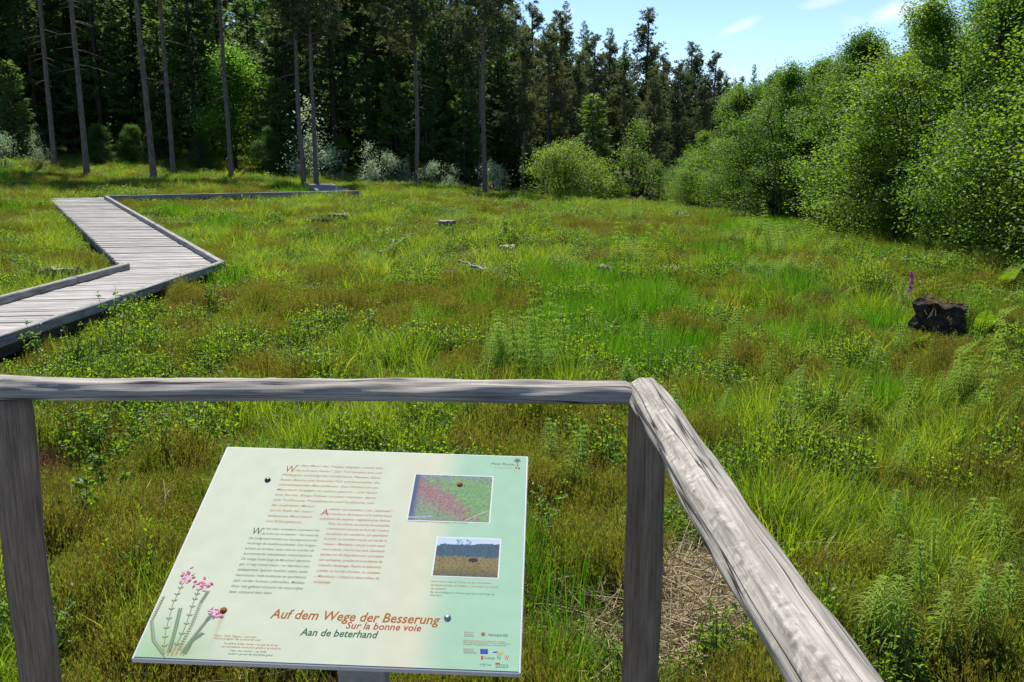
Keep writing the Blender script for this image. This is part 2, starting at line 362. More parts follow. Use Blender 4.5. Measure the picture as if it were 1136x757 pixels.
M['kerb'] = woodmat('grey_kerb_timber', (.12, .11, .1), (.26, .245, .23), (.38, .36, .34), scale=.8, crack=.6)
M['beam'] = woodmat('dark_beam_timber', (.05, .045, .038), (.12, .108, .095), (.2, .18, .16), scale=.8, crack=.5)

# ground
m, N, L = newmat('mire_ground')
geo = N.new('ShaderNodeNewGeometry')
n1 = N.new('ShaderNodeTexNoise'); n1.inputs['Scale'].default_value = .8; n1.inputs['Detail'].default_value = 8; n1.inputs['Roughness'].default_value = .6; L.new(geo.outputs['Position'], n1.inputs['Vector'])
n2 = N.new('ShaderNodeTexNoise'); n2.inputs['Scale'].default_value = 28; n2.inputs['Detail'].default_value = 6; n2.inputs['Roughness'].default_value = .7; L.new(geo.outputs['Position'], n2.inputs['Vector'])
r1 = ramp(N, [(.3, (.035, .045, .012)), (.5, (.06, .07, .018)), (.65, (.085, .065, .03))]); L.new(n1.outputs['Fac'], r1.inputs[0])
r2 = ramp(N, [(.35, (.3, .3, .3)), (.55, (1, 1, 1)), (.7, (2.0, 1.7, 1.3))]); L.new(n2.outputs['Fac'], r2.inputs[0])
mx = N.new('ShaderNodeMix'); mx.data_type = 'RGBA'; mx.blend_type = 'MULTIPLY'; mx.inputs[0].default_value = 1; L.new(r1.outputs[0], mx.inputs[6]); L.new(r2.outputs[0], mx.inputs[7])
p = N.new('ShaderNodeBsdfPrincipled'); p.inputs['Roughness'].default_value = .95; p.inputs['Specular IOR Level'].default_value = .1; L.new(mx.outputs[2], p.inputs['Base Color'])
b = N.new('ShaderNodeBump'); b.inputs['Strength'].default_value = .8; b.inputs['Distance'].default_value = .04; L.new(n2.outputs['Fac'], b.inputs['Height']); L.new(b.outputs[0], p.inputs['Normal'])
o_ = N.new('ShaderNodeOutputMaterial'); L.new(p.outputs[0], o_.inputs[0])
M['ground'] = m

# ------------------------------------------------------------------ ground sheet
def axis(lo, hi, fine_lo, fine_hi, step, grow):
    a = list(np.arange(fine_lo, fine_hi, step)); s = step; x = a[-1]
    while x < hi: s *= grow; x += s; a.append(x)
    s = step; x = a[0]; pre = []
    while x > lo: s *= grow; x -= s; pre.append(x)
    return np.array(pre[::-1] + a)
xs = axis(-700, 700, -9, 9, .14, 1.045); ys = axis(-500, 1500, 1, 16, .14, 1.03)
gx, gy = np.meshgrid(xs, ys)
z = gz(gx.ravel(), gy.ravel())
nx, ny = len(xs), len(ys)
g = MB(); idx = np.arange(nx * ny).reshape(ny, nx)
g.add(np.stack([gx.ravel(), gy.ravel(), z], 1), quads=np.stack([idx[:-1, :-1], idx[:-1, 1:], idx[1:, 1:], idx[1:, :-1]], -1), smooth=True)
ground = g.build('ground', M['ground']); tag(ground, kind='structure')

# ------------------------------------------------------------------ plant prototypes (meshes)
def rdir(n, up=(0.0, 1.0)):
    az = rng.uniform(0, 2 * np.pi, n); zz = rng.uniform(up[0], up[1], n); r = np.sqrt(np.maximum(0, 1 - zz ** 2))
    return np.stack([r * np.cos(az), r * np.sin(az), zz], 1)
def blades(mb, n, rad, h, w, lean=.35, droop=.5, mat=0, K=4):
    a = rng.uniform(0, 2 * np.pi, n); r = rad * np.sqrt(rng.uniform(0, 1, n))
    base = np.stack([r * np.cos(a), r * np.sin(a), np.full(n, -.03)], 1)
    az = a + rng.normal(0, .9, n); out = np.stack([np.cos(az), np.sin(az), 0 * az], 1)
    H = h * rng.uniform(.45, 1.1, n); ln = np.abs(rng.normal(lean, lean * .5, n)) * H; dr = rng.uniform(0, droop, n) * H
    t = np.linspace(0, 1, K)[None, :, None]
    P = base[:, None] + np.array([0, 0, 1.0]) * (H[:, None, None] * t - dr[:, None, None] * t ** 3 * .6) + out[:, None] * (ln[:, None, None] * t + dr[:, None, None] * t ** 2.5 * .8)
    sd_ = rng.uniform(0, 2 * np.pi, n); side = np.stack([np.cos(sd_), np.sin(sd_), 0 * sd_], 1)
    W = w * rng.uniform(.7, 1.2, (n, 1)) * np.array([.8, 1, .75, .12] if K == 4 else np.linspace(1, .1, K))[None]
    mb.ribbons(P, W, side, mat=mat)
def heath(mb, n, rad, h, leafs=9, ls=.012, mat=0):
    a = rng.uniform(0, 2 * np.pi, n); r = rad * np.sqrt(rng.uniform(0, 1, n)); q = r / rad
    out = np.stack([np.cos(a), np.sin(a), 0 * a], 1); base = out * (r * .6)[:, None]; base[:, 2] = -.02
    H = h * (1 - .45 * q ** 2) * rng.uniform(.6, 1.1, n)
    top = out * r[:, None] + rng.normal(0, .02, (n, 3)); top[:, 2] = H
    t = np.linspace(0, 1, 4)[None, :, None]; P = base[:, None] * (1 - t) + top[:, None] * t
    sd_ = rdir(n, (-.1, .1)); mb.ribbons(P, np.array([[.004, .003, .0025, .0015]]), sd_, mat=mat)
    tt = rng.uniform(.35, 1.03, (n, leafs))[..., None]; pos = (base[:, None] * (1 - tt) + top[:, None] * tt).reshape(-1, 3)
    m_ = len(pos); d = unit(rdir(m_, (.1, 1)) + np.array([0, 0, .5])); mb.leaves(pos, d, rdir(m_, (0, 1)), ls * rng.uniform(1, 2.2, m_), ls * .42, mat=mat)
def leafy(mb, n, rad, h, per=9, ls=.022, mat=0, stem=1):
    a = rng.uniform(0, 2 * np.pi, n); r = rad * np.sqrt(rng.uniform(0, 1, n)); out = np.stack([np.cos(a), np.sin(a), 0 * a], 1)
    base = out * (r * .7)[:, None]; base[:, 2] = -.02; top = out * (r * 1.1)[:, None]; top[:, 2] = h * rng.uniform(.5, 1.1, n)
    t = np.linspace(0, 1, 3)[None, :, None]; mb.ribbons(base[:, None] * (1 - t) + top[:, None] * t, .003, rdir(n, (-.1, .1)), mat=stem)
    tt = rng.uniform(.3, 1.0, (n, per))[..., None]; pos = (base[:, None] * (1 - tt) + top[:, None] * tt).reshape(-1, 3); m_ = len(pos)
    mb.leaves(pos, unit(rdir(m_, (-.2, .6))), unit(rdir(m_, (.3, 1))), ls * rng.uniform(.6, 1.3, m_), ls * .55, mat=mat)
def horsetail_mesh(h, nw, br, seed):
    mb = MB(); t = np.linspace(0, 1, 6); bend = rng.normal(0, .05, 2)
    P = np.stack([bend[0] * t ** 2 * h * 2, bend[1] * t ** 2 * h * 2, t * h], 1); mb.tubes(P, np.array([.0028, .0026, .0022, .0018, .0012, .0006]) * h / .45, 5)
    for i in range(nw):
        u = .28 + .7 * i / (nw - 1); c = np.array([bend[0] * u * u * h * 2, bend[1] * u * u * h * 2, u * h])
        Lb = h * (.27 * math.sin(min(1, (1 - u) * 1.6 + .12) * 1.5)) * rng.uniform(.9, 1.1); n = br
        a = np.arange(n) * 2 * np.pi / n + i * .5 + rng.normal(0, .12, n); o = np.stack([np.cos(a), np.sin(a), 0 * a], 1); k = np.linspace(0, 1, 5)[None, :, None]
        LL = (Lb * rng.uniform(.8, 1.1, n))[:, None, None]
        Q = c + o[:, None] * LL * k + np.array([0, 0, 1.0]) * LL * (.5 * k - .62 * k ** 2.2)
        mb.ribbons(Q, np.array([[.0055, .0055, .005, .004, .002]]) * h / .45, np.cross(o, np.array([0, 0, 1.0])), mat=0)
    return mb
def fern_mb(n, Lf, tilt=.9, arc=1.0):
    mb = MB()
    for i in range(n):
        a = rng.uniform(0, 2 * np.pi) if n > 1 else 0; o = np.array([math.cos(a), math.sin(a), 0]); s_ = np.array([-math.sin(a), math.cos(a), 0])
        L_ = Lf * rng.uniform(.75, 1.1); K = 20; t = np.linspace(0, 1, K); te = rng.uniform(.2, .5) * tilt
        P = o[None] * (L_ * (te * t + .35 * arc * t ** 2.2))[:, None] + np.array([0, 0, 1.0])[None] * (L_ * (.95 * t - .22 * arc * t ** 2.5))[:, None]
        mb.ribbons(P[None], np.linspace(.006, .001, K)[None], s_[None])
        tn = unit(np.gradient(P, axis=0))
        ii = np.arange(4, K); pl = L_ * .26 * np.sin(np.clip((1 - t[ii]) * 1.25 + .05, 0, 1) * 1.5)
        for sg in (-1, 1):
            d = unit(sg * s_[None] + tn[ii] * .45 + rng.normal(0, .05, (len(ii), 3))); nr = unit(np.cross(tn[ii], s_[None]) * 1.0)
            mb.leaves(P[ii], d, nr, pl, np.maximum(.014, pl * .2), fold=.02, belly=.3)
            # pinnules: small teeth on both sides of each pinna
            for f in (.25, .45, .65, .8):
                q = P[ii] + d * pl[:, None] * f
                for s2 in (-1, 1): mb.leaves(q, unit(d * .5 + tn[ii] * s2), nr, pl * .18 * (1.1 - f) + .008, pl * .07 + .004, fold=0)
    return mb
PROT = {}
def proto_coll(name, meshes):
    c = bpy.data.collections.new(name)
    for i, me in enumerate(meshes):
        o = bpy.data.objects.new('%s_%03d' % (name, i), me); c.objects.link(o)
    PROT[name] = c
    return c
def P_(f, mats, n):
    out = []
    for i in range(n):
        mb = MB(); f(mb); out.append(mb.mesh('clump', mats))
    return out
proto_coll('grass_clumps', P_(lambda m_: blades(m_, 80, .1, .3, .0055, .34, .7), M['grass'], 4) + P_(lambda m_: blades(m_, 70, .13, .22, .005, .4, .7), M['grass'], 3))
proto_coll('rush_clumps', P_(lambda m_: blades(m_, 75, .12, .32, .0042, .18, .3), M['rush'], 4))
proto_coll('heather_clumps', P_(lambda m_: heath(m_, 120, .17, .24), M['heath'], 3) + P_(lambda m_: heath(m_, 120, .18, .2), M['heathg'], 3))
proto_coll('bilberry_clumps', P_(lambda m_: leafy(m_, 44, .16, .24, 10, .024), [M['bil'], M['stem']], 3) + P_(lambda m_: leafy(m_, 30, .16, .2, 8, .034), [M['sap'], M['stem']], 2))
proto_coll('straw_clumps', P_(lambda m_: blades(m_, 75, .16, .16, .0045, 1.4, 1.2), M['straw'], 3))
proto_coll('rust_clumps', P_(lambda m_: heath(m_, 70, .18, .1, 9, .014), M['rust'], 2))
def hts(m_):
    for i in range(3):
        k = horsetail_mesh(rng.uniform(.38, .52), 9, 9, 0); a = rng.uniform(-.18, .18, 2); v = np.concatenate(k.v) + np.array([a[0], a[1], 0])
        m_.add(v, quads=np.concatenate(k.q))
proto_coll('horsetail_clumps', P_(hts, M['horse'], 3))

# instancer: one object of "stuff", points carry clump index / rotation / scale
def scatter(name, coll, P, rot, scl, pid, label, cat):
    me = bpy.data.meshes.new(name); n = len(P); me.vertices.add(n); me.vertices.foreach_set('co', P.astype(np.float32).ravel())
    for nm, ty, arr in (('rot', 'FLOAT_VECTOR', rot), ('scl', 'FLOAT_VECTOR', scl)):
        a = me.attributes.new(nm, ty, 'POINT'); a.data.foreach_set('vector', arr.astype(np.float32).ravel())
    a = me.attributes.new('pid', 'INT', 'POINT'); a.data.foreach_set('value', pid.astype(np.int32))
    o = link(bpy.data.objects.new(name, me)); tag(o, label, cat, kind='stuff')
    ng = bpy.data.node_groups.new(name + '_instancer', 'GeometryNodeTree')
    ng.interface.new_socket('Geometry', in_out='INPUT', socket_type='NodeSocketGeometry'); ng.interface.new_socket('Geometry', in_out='OUTPUT', socket_type='NodeSocketGeometry')
    N, L = ng.nodes, ng.links
    gi = N.new('NodeGroupInput'); go = N.new('NodeGroupOutput'); mp = N.new('GeometryNodeMeshToPoints'); ip = N.new('GeometryNodeInstanceOnPoints')
    ci = N.new('GeometryNodeCollectionInfo'); ci.inputs[0].default_value = coll; ci.inputs[1].default_value = True; ci.inputs[2].default_value = True
    def na(nm, t):
        k = N.new('GeometryNodeInputNamedAttribute'); k.data_type = t; k.inputs[0].default_value = nm; return k.outputs[0]
    L.new(gi.outputs[0], mp.inputs['Mesh']); L.new(mp.outputs[0], ip.inputs['Points']); L.new(ci.outputs[0], ip.inputs['Instance'])
    ip.inputs['Pick Instance'].default_value = True
    L.new(na('pid', 'INT'), ip.inputs['Instance Index']); L.new(na('scl', 'FLOAT_VECTOR'), ip.inputs['Scale'])
    er = N.new('FunctionNodeEulerToRotation'); L.new(na('rot', 'FLOAT_VECTOR'), er.inputs[0]); L.new(er.outputs[0], ip.inputs['Rotation'])
    L.new(ip.outputs[0], go.inputs[0])
    md = o.modifiers.new('instances', 'NODES'); md.node_group = ng
    return o

# ------------------------------------------------------------------ boardwalk centre line (needed to keep plants off it)
BW = np.array([(-5.75, 4.0, -.12), (-5.3, 14.0, -.1), (-12.55, 26.3, .37), (-5.9, 30.9, .33), (-8.6, 40.5, .33)])
def seg_dist(x, y):
    d = np.full(len(x), 1e9)
    for a, b in zip(BW[:-1], BW[1:]):
        ab = b[:2] - a[:2]; t = np.clip(((x - a[0]) * ab[0] + (y - a[1]) * ab[1]) / (ab @ ab), 0, 1)
        d = np.minimum(d, np.hypot(x - a[0] - t * ab[0], y - a[1] - t * ab[1]))
    return d

# ------------------------------------------------------------------ ground cover
bands = [(2.3, 5.2, .085, .95), (5.2, 9, .115, 1.0), (9, 15, .17, 1.2), (15, 26, .2, 1.3), (26, 44, .28, 1.65), (44, 75, .5, 2.5)]
pts = []
for lo, hi, cell, sc in bands:
    hw = .72 * hi + 3.0
    a = np.arange(-hw, hw, cell); b = np.arange(lo, hi, cell); A, B = np.meshgrid(a, b)
    A = A.ravel() + rng.uniform(-.5, .5, A.size) * cell; B = B.ravel() + rng.uniform(-.5, .5, B.size) * cell
    k = np.abs(A) < .72 * B + 3.0; A, B = A[k], B[k]
    pts.append(np.stack([A, B, np.full(len(A), sc)], 1))
pts = np.concatenate(pts)
x, y, sc = pts.T
bd = seg_dist(x, y)
ok = bd > .66 + .04 * sc
ok &= ~((np.abs(x) < 2.6) & (y < 2.45))
x, y, sc, bd = x[ok], y[ok], sc[ok], bd[ok]
z = gz(x, y)
px, py = topix(np.stack([x, y, z], 1))
n = len(x); u = rng.uniform(0, 1, n)
def bell(px0, py0, sx_, sy_): return np.exp(-((px - px0) / sx_) ** 2 - ((py - py0) / sy_) ** 2)
big = fbm(x, y, 2.2, 21, 3); mid = fbm(x, y, 1.0, 33, 3); fine = fbm(x, y, .45, 41, 3); b2 = fbm(x, y, 3.2, 55, 3)
# scores for the kinds
s_grass = .28 + .8 * (big - .5) + 1.3 * (mid - .5) + .22 * bell(60, 260, 120, 50) + .3 * bell(300, 290, 140, 60) + .35 * bell(1020, 580, 100, 50)
s_rush = .16 + 1.5 * (b2 - .5) + .6 * bell(720, 350, 190, 70) + .5 * bell(780, 450, 110, 60) + .35 * bell(1090, 600, 90, 90) + .35 * bell(620, 700, 60, 60)
s_heath = .44 + .05 * (y < 5) + .8 * (.5 - big) + 1.2 * (.5 - mid) + .35 * bell(100, 600, 130, 130) + .3 * bell(560, 380, 170, 40) + .35 * bell(640, 560, 120, 90) + .3 * bell(930, 690, 70, 80) + .25 * bell(480, 230, 300, 25) + .2 * bell(950, 420, 150, 60)
s_bil = .35 - .1 * (y < 5) + 1.5 * (fine - .5) + .8 * (fbm(x, y, 1.6, 77, 2) - .5) + .35 * bell(80, 390, 150, 50) + .35 * bell(180, 490, 120, 50) + .3 * bell(560, 250, 160, 30) + .25 * bell(1050, 330, 110, 50)
s_straw = -.03 + 1.3 * (fbm(x, y, .7, 91, 2) - .5) + .3 * bell(490, 278, 110, 24) + .25 * bell(800, 385, 30, 12) + .3 * bell(290, 400, 60, 12) + .25 * bell(900, 250, 100, 20) + 2.2 * bell(780, 680, 95, 90) + .9 * bell(110, 625, 50, 60) + 1.3 * bell(230, 745, 80, 30) + .25 * bell(1120, 520, 50, 60)
s_rust = -.06 + 1.4 * (fbm(x, y, .8, 99, 2) - .5) + .65 * bell(500, 272, 120, 22) + .3 * bell(880, 330, 80, 25)
s_horse = -.1 + 1.2 * (fbm(x, y, 1.1, 123, 2) - .5) + .42 * bell(880, 370, 220, 90) + .2 * bell(1010, 640, 140, 120) - 9 * (y < 5.5) - 2 * (px < 560)
def tussock(x, y, c):
    wx_, wy_ = x / c, y / c; ix, iy = np.floor(wx_).astype(np.int64), np.floor(wy_).astype(np.int64)
    def hh(a, b, k):
        q = (a * 73856093 + b * 19349663 + k * 83492791) & 0xffffffff; q = ((q ^ (q >> 15)) * 2246822519) & 0xffffffff; q = ((q ^ (q >> 13)) * 3266489917) & 0xffffffff
        return ((q ^ (q >> 16)) & 0xfffff) / 1048575.0
    best = np.full(len(x), 9e9); bi = ix.copy(); bj = iy.copy()
    for di in (-1, 0, 1):
        for dj in (-1, 0, 1):
            a, b = ix + di, iy + dj; d = (wx_ - a - hh(a, b, 1)) ** 2 + (wy_ - b - hh(a, b, 2)) ** 2
            k = d < best; best = np.where(k, d, best); bi = np.where(k, a, bi); bj = np.where(k, b, bj)
    G = np.stack([-np.log(-np.log(np.clip(hh(bi, bj, 10 + k), 1e-6, 1 - 1e-6))) for k in range(7)], 1)
    return G, np.sqrt(best), hh(bi, bj, 30)
cs_ = np.where(y < 9, .42, np.where(y < 20, .6, .95)); G_ = np.zeros((n, 7)); td = np.zeros(n); th_ = np.zeros(n)
for c_ in (.42, .6, .95):
    k = cs_ == c_; a_, b_, d_ = tussock(x[k] + .12 * (fbm(x[k], y[k], .3, 7, 2) - .5), y[k], c_); G_[k] = a_; td[k] = b_; th_[k] = d_
Sc = np.stack([s_grass, s_rush, s_heath, s_bil, s_straw, s_rust, s_horse], 1) + .15 * G_ + rng.gumbel(0, .045, (n, 7))
kind = np.argmax(Sc, 1)
forest = (y > 47) | ((py < 206) & (px < 330) & (y > 38))
names = [('bog_grass', 'grass_clumps', 7, 'bright green tussocks of bog grass growing all over the mire', 'grass'),
         ('rushes', 'rush_clumps', 4, 'deep green upright rushes and sedges in the wet middle of the mire', 'rushes'),
         ('heather', 'heather_clumps', 6, 'olive brown heather growing in low patches across the mire', 'heather'),
         ('bilberry', 'bilberry_clumps', 5, 'small leaved yellow green bilberry scrub between the grasses', 'ground cover'),
         ('dead_grass', 'straw_clumps', 3, 'pale straw coloured dead grass matted on the ground', 'dead grass'),
         ('rusty_moss', 'rust_clumps', 2, 'rust coloured moss and litter in flat patches of the mire', 'moss'),
         ('horsetail_carpet', 'horsetail_clumps', 3, 'pale green horsetails massed across the right side of the mire', 'horsetails')]
for i, (nm, cl, np_, lab, cat) in enumerate(names):
    k = kind == i
    if nm == 'horsetail_carpet': k &= (u < .65)
    if nm in ('rusty_moss',): pass
    X, Y, Z, s_ = x[k], y[k], z[k], sc[k]; c = len(X)
    zf = 1 / np.maximum(s_, 1) ** .85
    h = rng.uniform(.8, 1.2, c) * np.clip(1.35 - .75 * td[k], .55, 1.35) * (.62 + .75 * th_[k]) * np.where(Y > 14, .82, 1) * (.75 + .7 * fbm(X, Y, .8, 200 + i, 2))
    near_bw = np.clip((bd[k] - .3) / .7, .7, 1)
    w = rng.uniform(.85, 1.2, c)
    scl = np.stack([s_ * w, s_ * w, s_ * h * zf * near_bw * (1.25 if nm == 'bog_grass' else 1.0)], 1)
    rot = np.stack([rng.normal(0, .1, c), rng.normal(0, .1, c), rng.uniform(0, 6.28, c)], 1)
    scatter(nm, PROT[cl], np.stack([X, Y, Z], 1), rot, scl, rng.integers(0, np_, c), lab, cat)
# undergrowth: heather stubble and dead litter under everything near by so that no bare ground shows
k = (y < 12) & (rng.uniform(0, 1, n) < .5)
X, Y = x[k] + rng.normal(0, .05, k.sum()), y[k] + rng.normal(0, .05, k.sum()); c = len(X)
scatter('ground_litter', PROT['straw_clumps'], np.stack([X, Y, gz(X, Y)], 1), np.stack([0 * X, 0 * X, rng.uniform(0, 6.28, c)], 1),
        np.stack([np.ones(c), np.ones(c), rng.uniform(.3, .7, c)], 1), rng.integers(0, 3, c), 'thin litter of dry stalks on the ground under the plants', 'litter')

# ------------------------------------------------------------------ trees
def spruce_meshes(h, r, nb, seed, low=.06, dens=1.0):
    tr, cr = MB(), MB()
    t = np.linspace(0, 1, 8); w = rng.normal(0, .08, (8, 2)).cumsum(0) * .3
    TP = np.stack([w[:, 0], w[:, 1], t * h], 1); tr.tubes(TP, (h * .011) * (1 - t) ** .8 + .01, 7)
    tz = low + (1 - low) * (np.arange(nb) + rng.uniform(0, 1, nb)) / nb; az = rng.uniform(0, 2 * np.pi, nb)
    Lb = r * (1 - tz) ** .75 * rng.uniform(.65, 1.15, nb) + .12; Lb *= np.where(tz < .2, rng.uniform(.4, 1, nb), 1)
    o = np.stack([np.cos(az), np.sin(az), 0 * az], 1); k = np.linspace(0, 1, 6)
    dr = rng.uniform(.25, .55, nb) * (1 - tz) - .35 * tz
    c0 = np.stack([np.interp(tz, t, TP[:, 0]), np.interp(tz, t, TP[:, 1]), tz * h], 1)
    P = c0[:, None] + o[:, None] * (Lb[:, None] * k)[..., None] + np.array([0, 0, 1.0]) * (Lb[:, None] * (-dr[:, None] * k * 1.4 + .35 * k ** 2.5))[..., None]
    tr.tubes(P, (.012 + .008 * Lb)[:, None] * (1.1 - k)[None], 3)
    for i in range(nb):
        m_ = int(max(8, Lb[i] * 42 * dens)); s_ = rng.uniform(.12, 1.02, m_) ** .8
        q = np.stack([np.interp(s_, k, P[i, :, j]) for j in range(3)], 1); tn = unit(P[i, -1] - P[i, 0])
        sd_ = np.array([-o[i, 1], o[i, 0], 0]); sg = rng.choice([-1, 1], m_)[:, None]
        spread = (.3 * Lb[i] * (1.1 - s_) * rng.uniform(0, 1, m_))[:, None]
        q = q + sd_ * sg * spread + np.array([0, 0, -1.0]) * spread * .35 + rng.normal(0, .03, (m_, 3))
        d = unit(sd_ * sg * rng.uniform(.2, 1, (m_, 1)) + tn * .7 + np.array([0, 0, -1.0]) * rng.uniform(0, .9, (m_, 1)))
        cr.leaves(q, d, unit(rdir(m_, (.2, 1))), rng.uniform(.2, .5, m_), rng.uniform(.08, .15, m_), fold=-.1, belly=.35)
    return tr, cr
def pine_meshes(h, r, crown0, nb, lean=0.0, stubs=10, trunk_r=.14, dens=1.0, wob=1.0, cone=False):
    tr, cr = MB(), MB(); t = np.linspace(0, 1, 12); w = rng.normal(0, .05, (12, 2)).cumsum(0) * .6 * wob; w[:2] = 0
    TP = np.stack([w[:, 0] + lean * h * t, w[:, 1], t * h], 1); tr.tubes(TP, trunk_r * (1.15 * (1 - t) ** .55 + .08) + (t < .05) * .03, 9)
    tz = crown0 + (1 - crown0) * (np.arange(nb) + rng.uniform(0, 1, nb)) / nb * .98; az = rng.uniform(0, 2 * np.pi, nb)
    q_ = (tz - crown0) / (1 - crown0); Lb = (r * (1.02 - q_) ** .75 * rng.uniform(.45, 1.25, nb) * (.6 + .4 * np.clip(q_ * 5, 0, 1)) + .22) if cone else (r * (np.sin(np.clip(q_ * 2.2 + .55, 0, 3.0)) ** .7) * rng.uniform(.55, 1.2, nb) + .25)
    o = np.stack([np.cos(az), np.sin(az), 0 * az], 1); k = np.linspace(0, 1, 5)
    up = rng.uniform(-.15, .35, nb) + .5 * q_
    c0 = np.stack([np.interp(tz, t, TP[:, 0]), np.interp(tz, t, TP[:, 1]), tz * h], 1)
    P = c0[:, None] + o[:, None] * (Lb[:, None] * k)[..., None] + np.array([0, 0, 1.0]) * (Lb[:, None] * (up[:, None] * k + .2 * k ** 2 - .12 * k))[..., None]
    P[:, 1:] += rng.normal(0, .05, P[:, 1:].shape)
    tr.tubes(P, (.02 + .014 * Lb)[:, None] * (1.15 - k)[None], 4)
    for i in range(nb):
        ntf = int(max(5, Lb[i] * 13 * dens)); s_ = rng.uniform(.3, 1.05, ntf)
        q = np.stack([np.interp(s_, k, P[i, :, j]) for j in range(3)], 1) + rng.normal(0, .17, (ntf, 3)) * Lb[i] ** .5 + np.array([0, 0, .07])
        n2 = 13; c = np.repeat(q, n2, 0); m_ = len(c); d = unit(rdir(m_, (-.5, 1)) + o[i] * .3 + np.array([0, 0, .25]))
        c = c + d * rng.uniform(0, .06, (m_, 1))
        cr.leaves(c, d, rdir(m_, (0, 1)), rng.uniform(.14, .28, m_), rng.uniform(.045, .075, m_), fold=0)
    if stubs:
        zt = rng.uniform(crown0 * .45, crown0, stubs); a = rng.uniform(0, 6.28, stubs); o = np.stack([np.cos(a), np.sin(a), 0 * a], 1); ll = rng.uniform(.2, 1.5, stubs)
        c0 = np.stack([np.interp(zt, t, TP[:, 0]), np.interp(zt, t, TP[:, 1]), zt * h], 1); k = np.linspace(0, 1, 4)
        P = c0[:, None] + o[:, None] * (ll[:, None] * k)[..., None] + np.array([0, 0, 1.0]) * (ll[:, None] * (-.1 * k - .15 * k ** 2))[..., None]
        tr.tubes(P, .018 * (1.1 - k)[None], 3)
    return tr, cr
def broad_meshes(h, w, nst, ncl, per, ls, seed=0, low=.04, shape=1.0, stemr=.03, wedge=0.0, spread=.35, shell=.45, lump=.6, shoots=40, clump=None):
    """several stems, a lobed crown volume filled with leafy sprays"""
    tr, cr = MB(), MB()
    # lobes
    nl = 9; la = rng.uniform(0, 6.28, nl); lz = rng.uniform(.15, .95, nl); lobe = []
    ncand = ncl * 3
    zz = low + (1 - low) * rng.uniform(0, 1, ncand) ** .85; a = rng.uniform(0, 2 * np.pi, ncand)
    prof = np.sin(np.clip((zz * .86 + .17), 0, 1) * np.pi) ** .62 * (1.05 - .25 * zz * shape)
    rr = (w / 2) * prof * (shell + (1 - shell) * rng.uniform(0, 1, ncand) ** .45)
    mod = .78 + (.22 + .2 * lump) * np.array([mnoise.noise((math.cos(aa) * 1.3 + seed, math.sin(aa) * 1.3, zq * 2.6 + seed)) for aa, zq in zip(a, zz)]) * 1.6
    rr = rr * np.clip(mod, .5, 1.25)
    C = np.stack([rr * np.cos(a), rr * np.sin(a), zz * h * (1 + .16 * (mod - .8))], 1)
    C[:, 2] *= 1 - wedge * (C[:, 0] / w)
    keepn = np.array([mnoise.noise((c[0] * 1.1 / max(ls * 12, .8), c[1] * 1.1 / max(ls * 12, .8), c[2] * 1.1 / max(ls * 12, .8) + seed)) for c in C]) * (1 + lump) + rng.uniform(-.35, .35, ncand)
    C = C[np.argsort(-keepn)[:ncl]]
    # stems
    sa = rng.uniform(0, 6.28, nst); t = np.linspace(0, 1, 7); stems = []
    for i in range(nst):
        rad = w * spread * rng.uniform(.2, 1) if nst > 1 else 0; hh = h * rng.uniform(.75, .97) * (1 - (.25 * rad / w))
        b0 = np.array([math.cos(sa[i]), math.sin(sa[i])]) * (w * .09 * rng.uniform(.3, 1.3) if nst > 1 else 0)
        P = np.stack([b0[0] + math.cos(sa[i]) * rad * t ** 1.3 + rng.normal(0, .03, 7) * t * 2, b0[1] + math.sin(sa[i]) * rad * t ** 1.3 + rng.normal(0, .03, 7) * t * 2, -.1 + hh * t], 1)
        stems.append(P); tr.tubes(P, stemr * (1.1 - .95 * t), 6)
    SP = np.concatenate([s[1:6] for s in stems])
    # branches to the clusters
    A = []; 
    for c in C:
        cand = SP[SP[:, 2] < c[2] + .1]
        if not len(cand): cand = SP
        dd = np.linalg.norm(cand - c, axis=1) + np.abs(c[2] - cand[:, 2] - .35 * np.hypot(*(cand[:, :2] - c[:2]).T)) * .8
        A.append(cand[np.argmin(dd)])
    A = np.array(A); k = np.linspace(0, 1, 4)[None, :, None]
    B = A[:, None] * (1 - k) + C[:, None] * k; B[:, 1:3, 2] += .06 * np.linalg.norm(C - A, axis=1)[:, None]
    tr.tubes(B, (stemr * .3 * np.array([1, .8, .5, .25]))[None], 3)
    if shoots:
        top = C[np.argsort(-(C[:, 2] + .35 * np.hypot(C[:, 0], C[:, 1])))[:shoots * 2]]; top = top[rng.permutation(len(top))[:shoots]]
        d_ = unit(np.stack([top[:, 0] / w, top[:, 1] / w, np.full(len(top), .9)], 1) + rng.normal(0, .15, (len(top), 3))); LL = rng.uniform(.25, .95, len(top)) * h * .13; kk = np.linspace(0, 1, 4)[None, :, None]
        tr.tubes(top[:, None] + d_[:, None] * LL[:, None, None] * kk, (.008 * (1.1 - np.linspace(0, 1, 4)))[None], 3)
        q_ = (top[:, None] + d_[:, None] * LL[:, None, None] * rng.uniform(0, 1.05, (len(top), 22, 1))).reshape(-1, 3) + rng.normal(0, ls * .8, (len(top) * 22, 3))
        cr.leaves(q_, unit(rdir(len(q_), (-.5, .6))), unit(rdir(len(q_), (.1, 1))), ls * rng.uniform(.65, 1.2, len(q_)), ls * .65, fold=.1)
    # leaves: flat drooping sprays around each cluster
    n2 = len(C) * per; c = np.repeat(C, per, 0); out = unit(c * np.array([1, 1, 0]) + np.array([0, 0, .4 * h * .3])); cs = clump or ls * 4.2
    off = np.clip(rng.normal(0, 1, (n2, 3)), -1.7, 1.7) * np.array([cs, cs, cs * .4]) + np.repeat(unit(C - A), per, 0) * rng.uniform(-1.8, 1.1, (n2, 1)) * cs
    pos = c + off
    d = unit(rdir(n2, (-.7, .4)) + out * .5); nr = unit(rdir(n2, (.1, 1)) + out * .35)
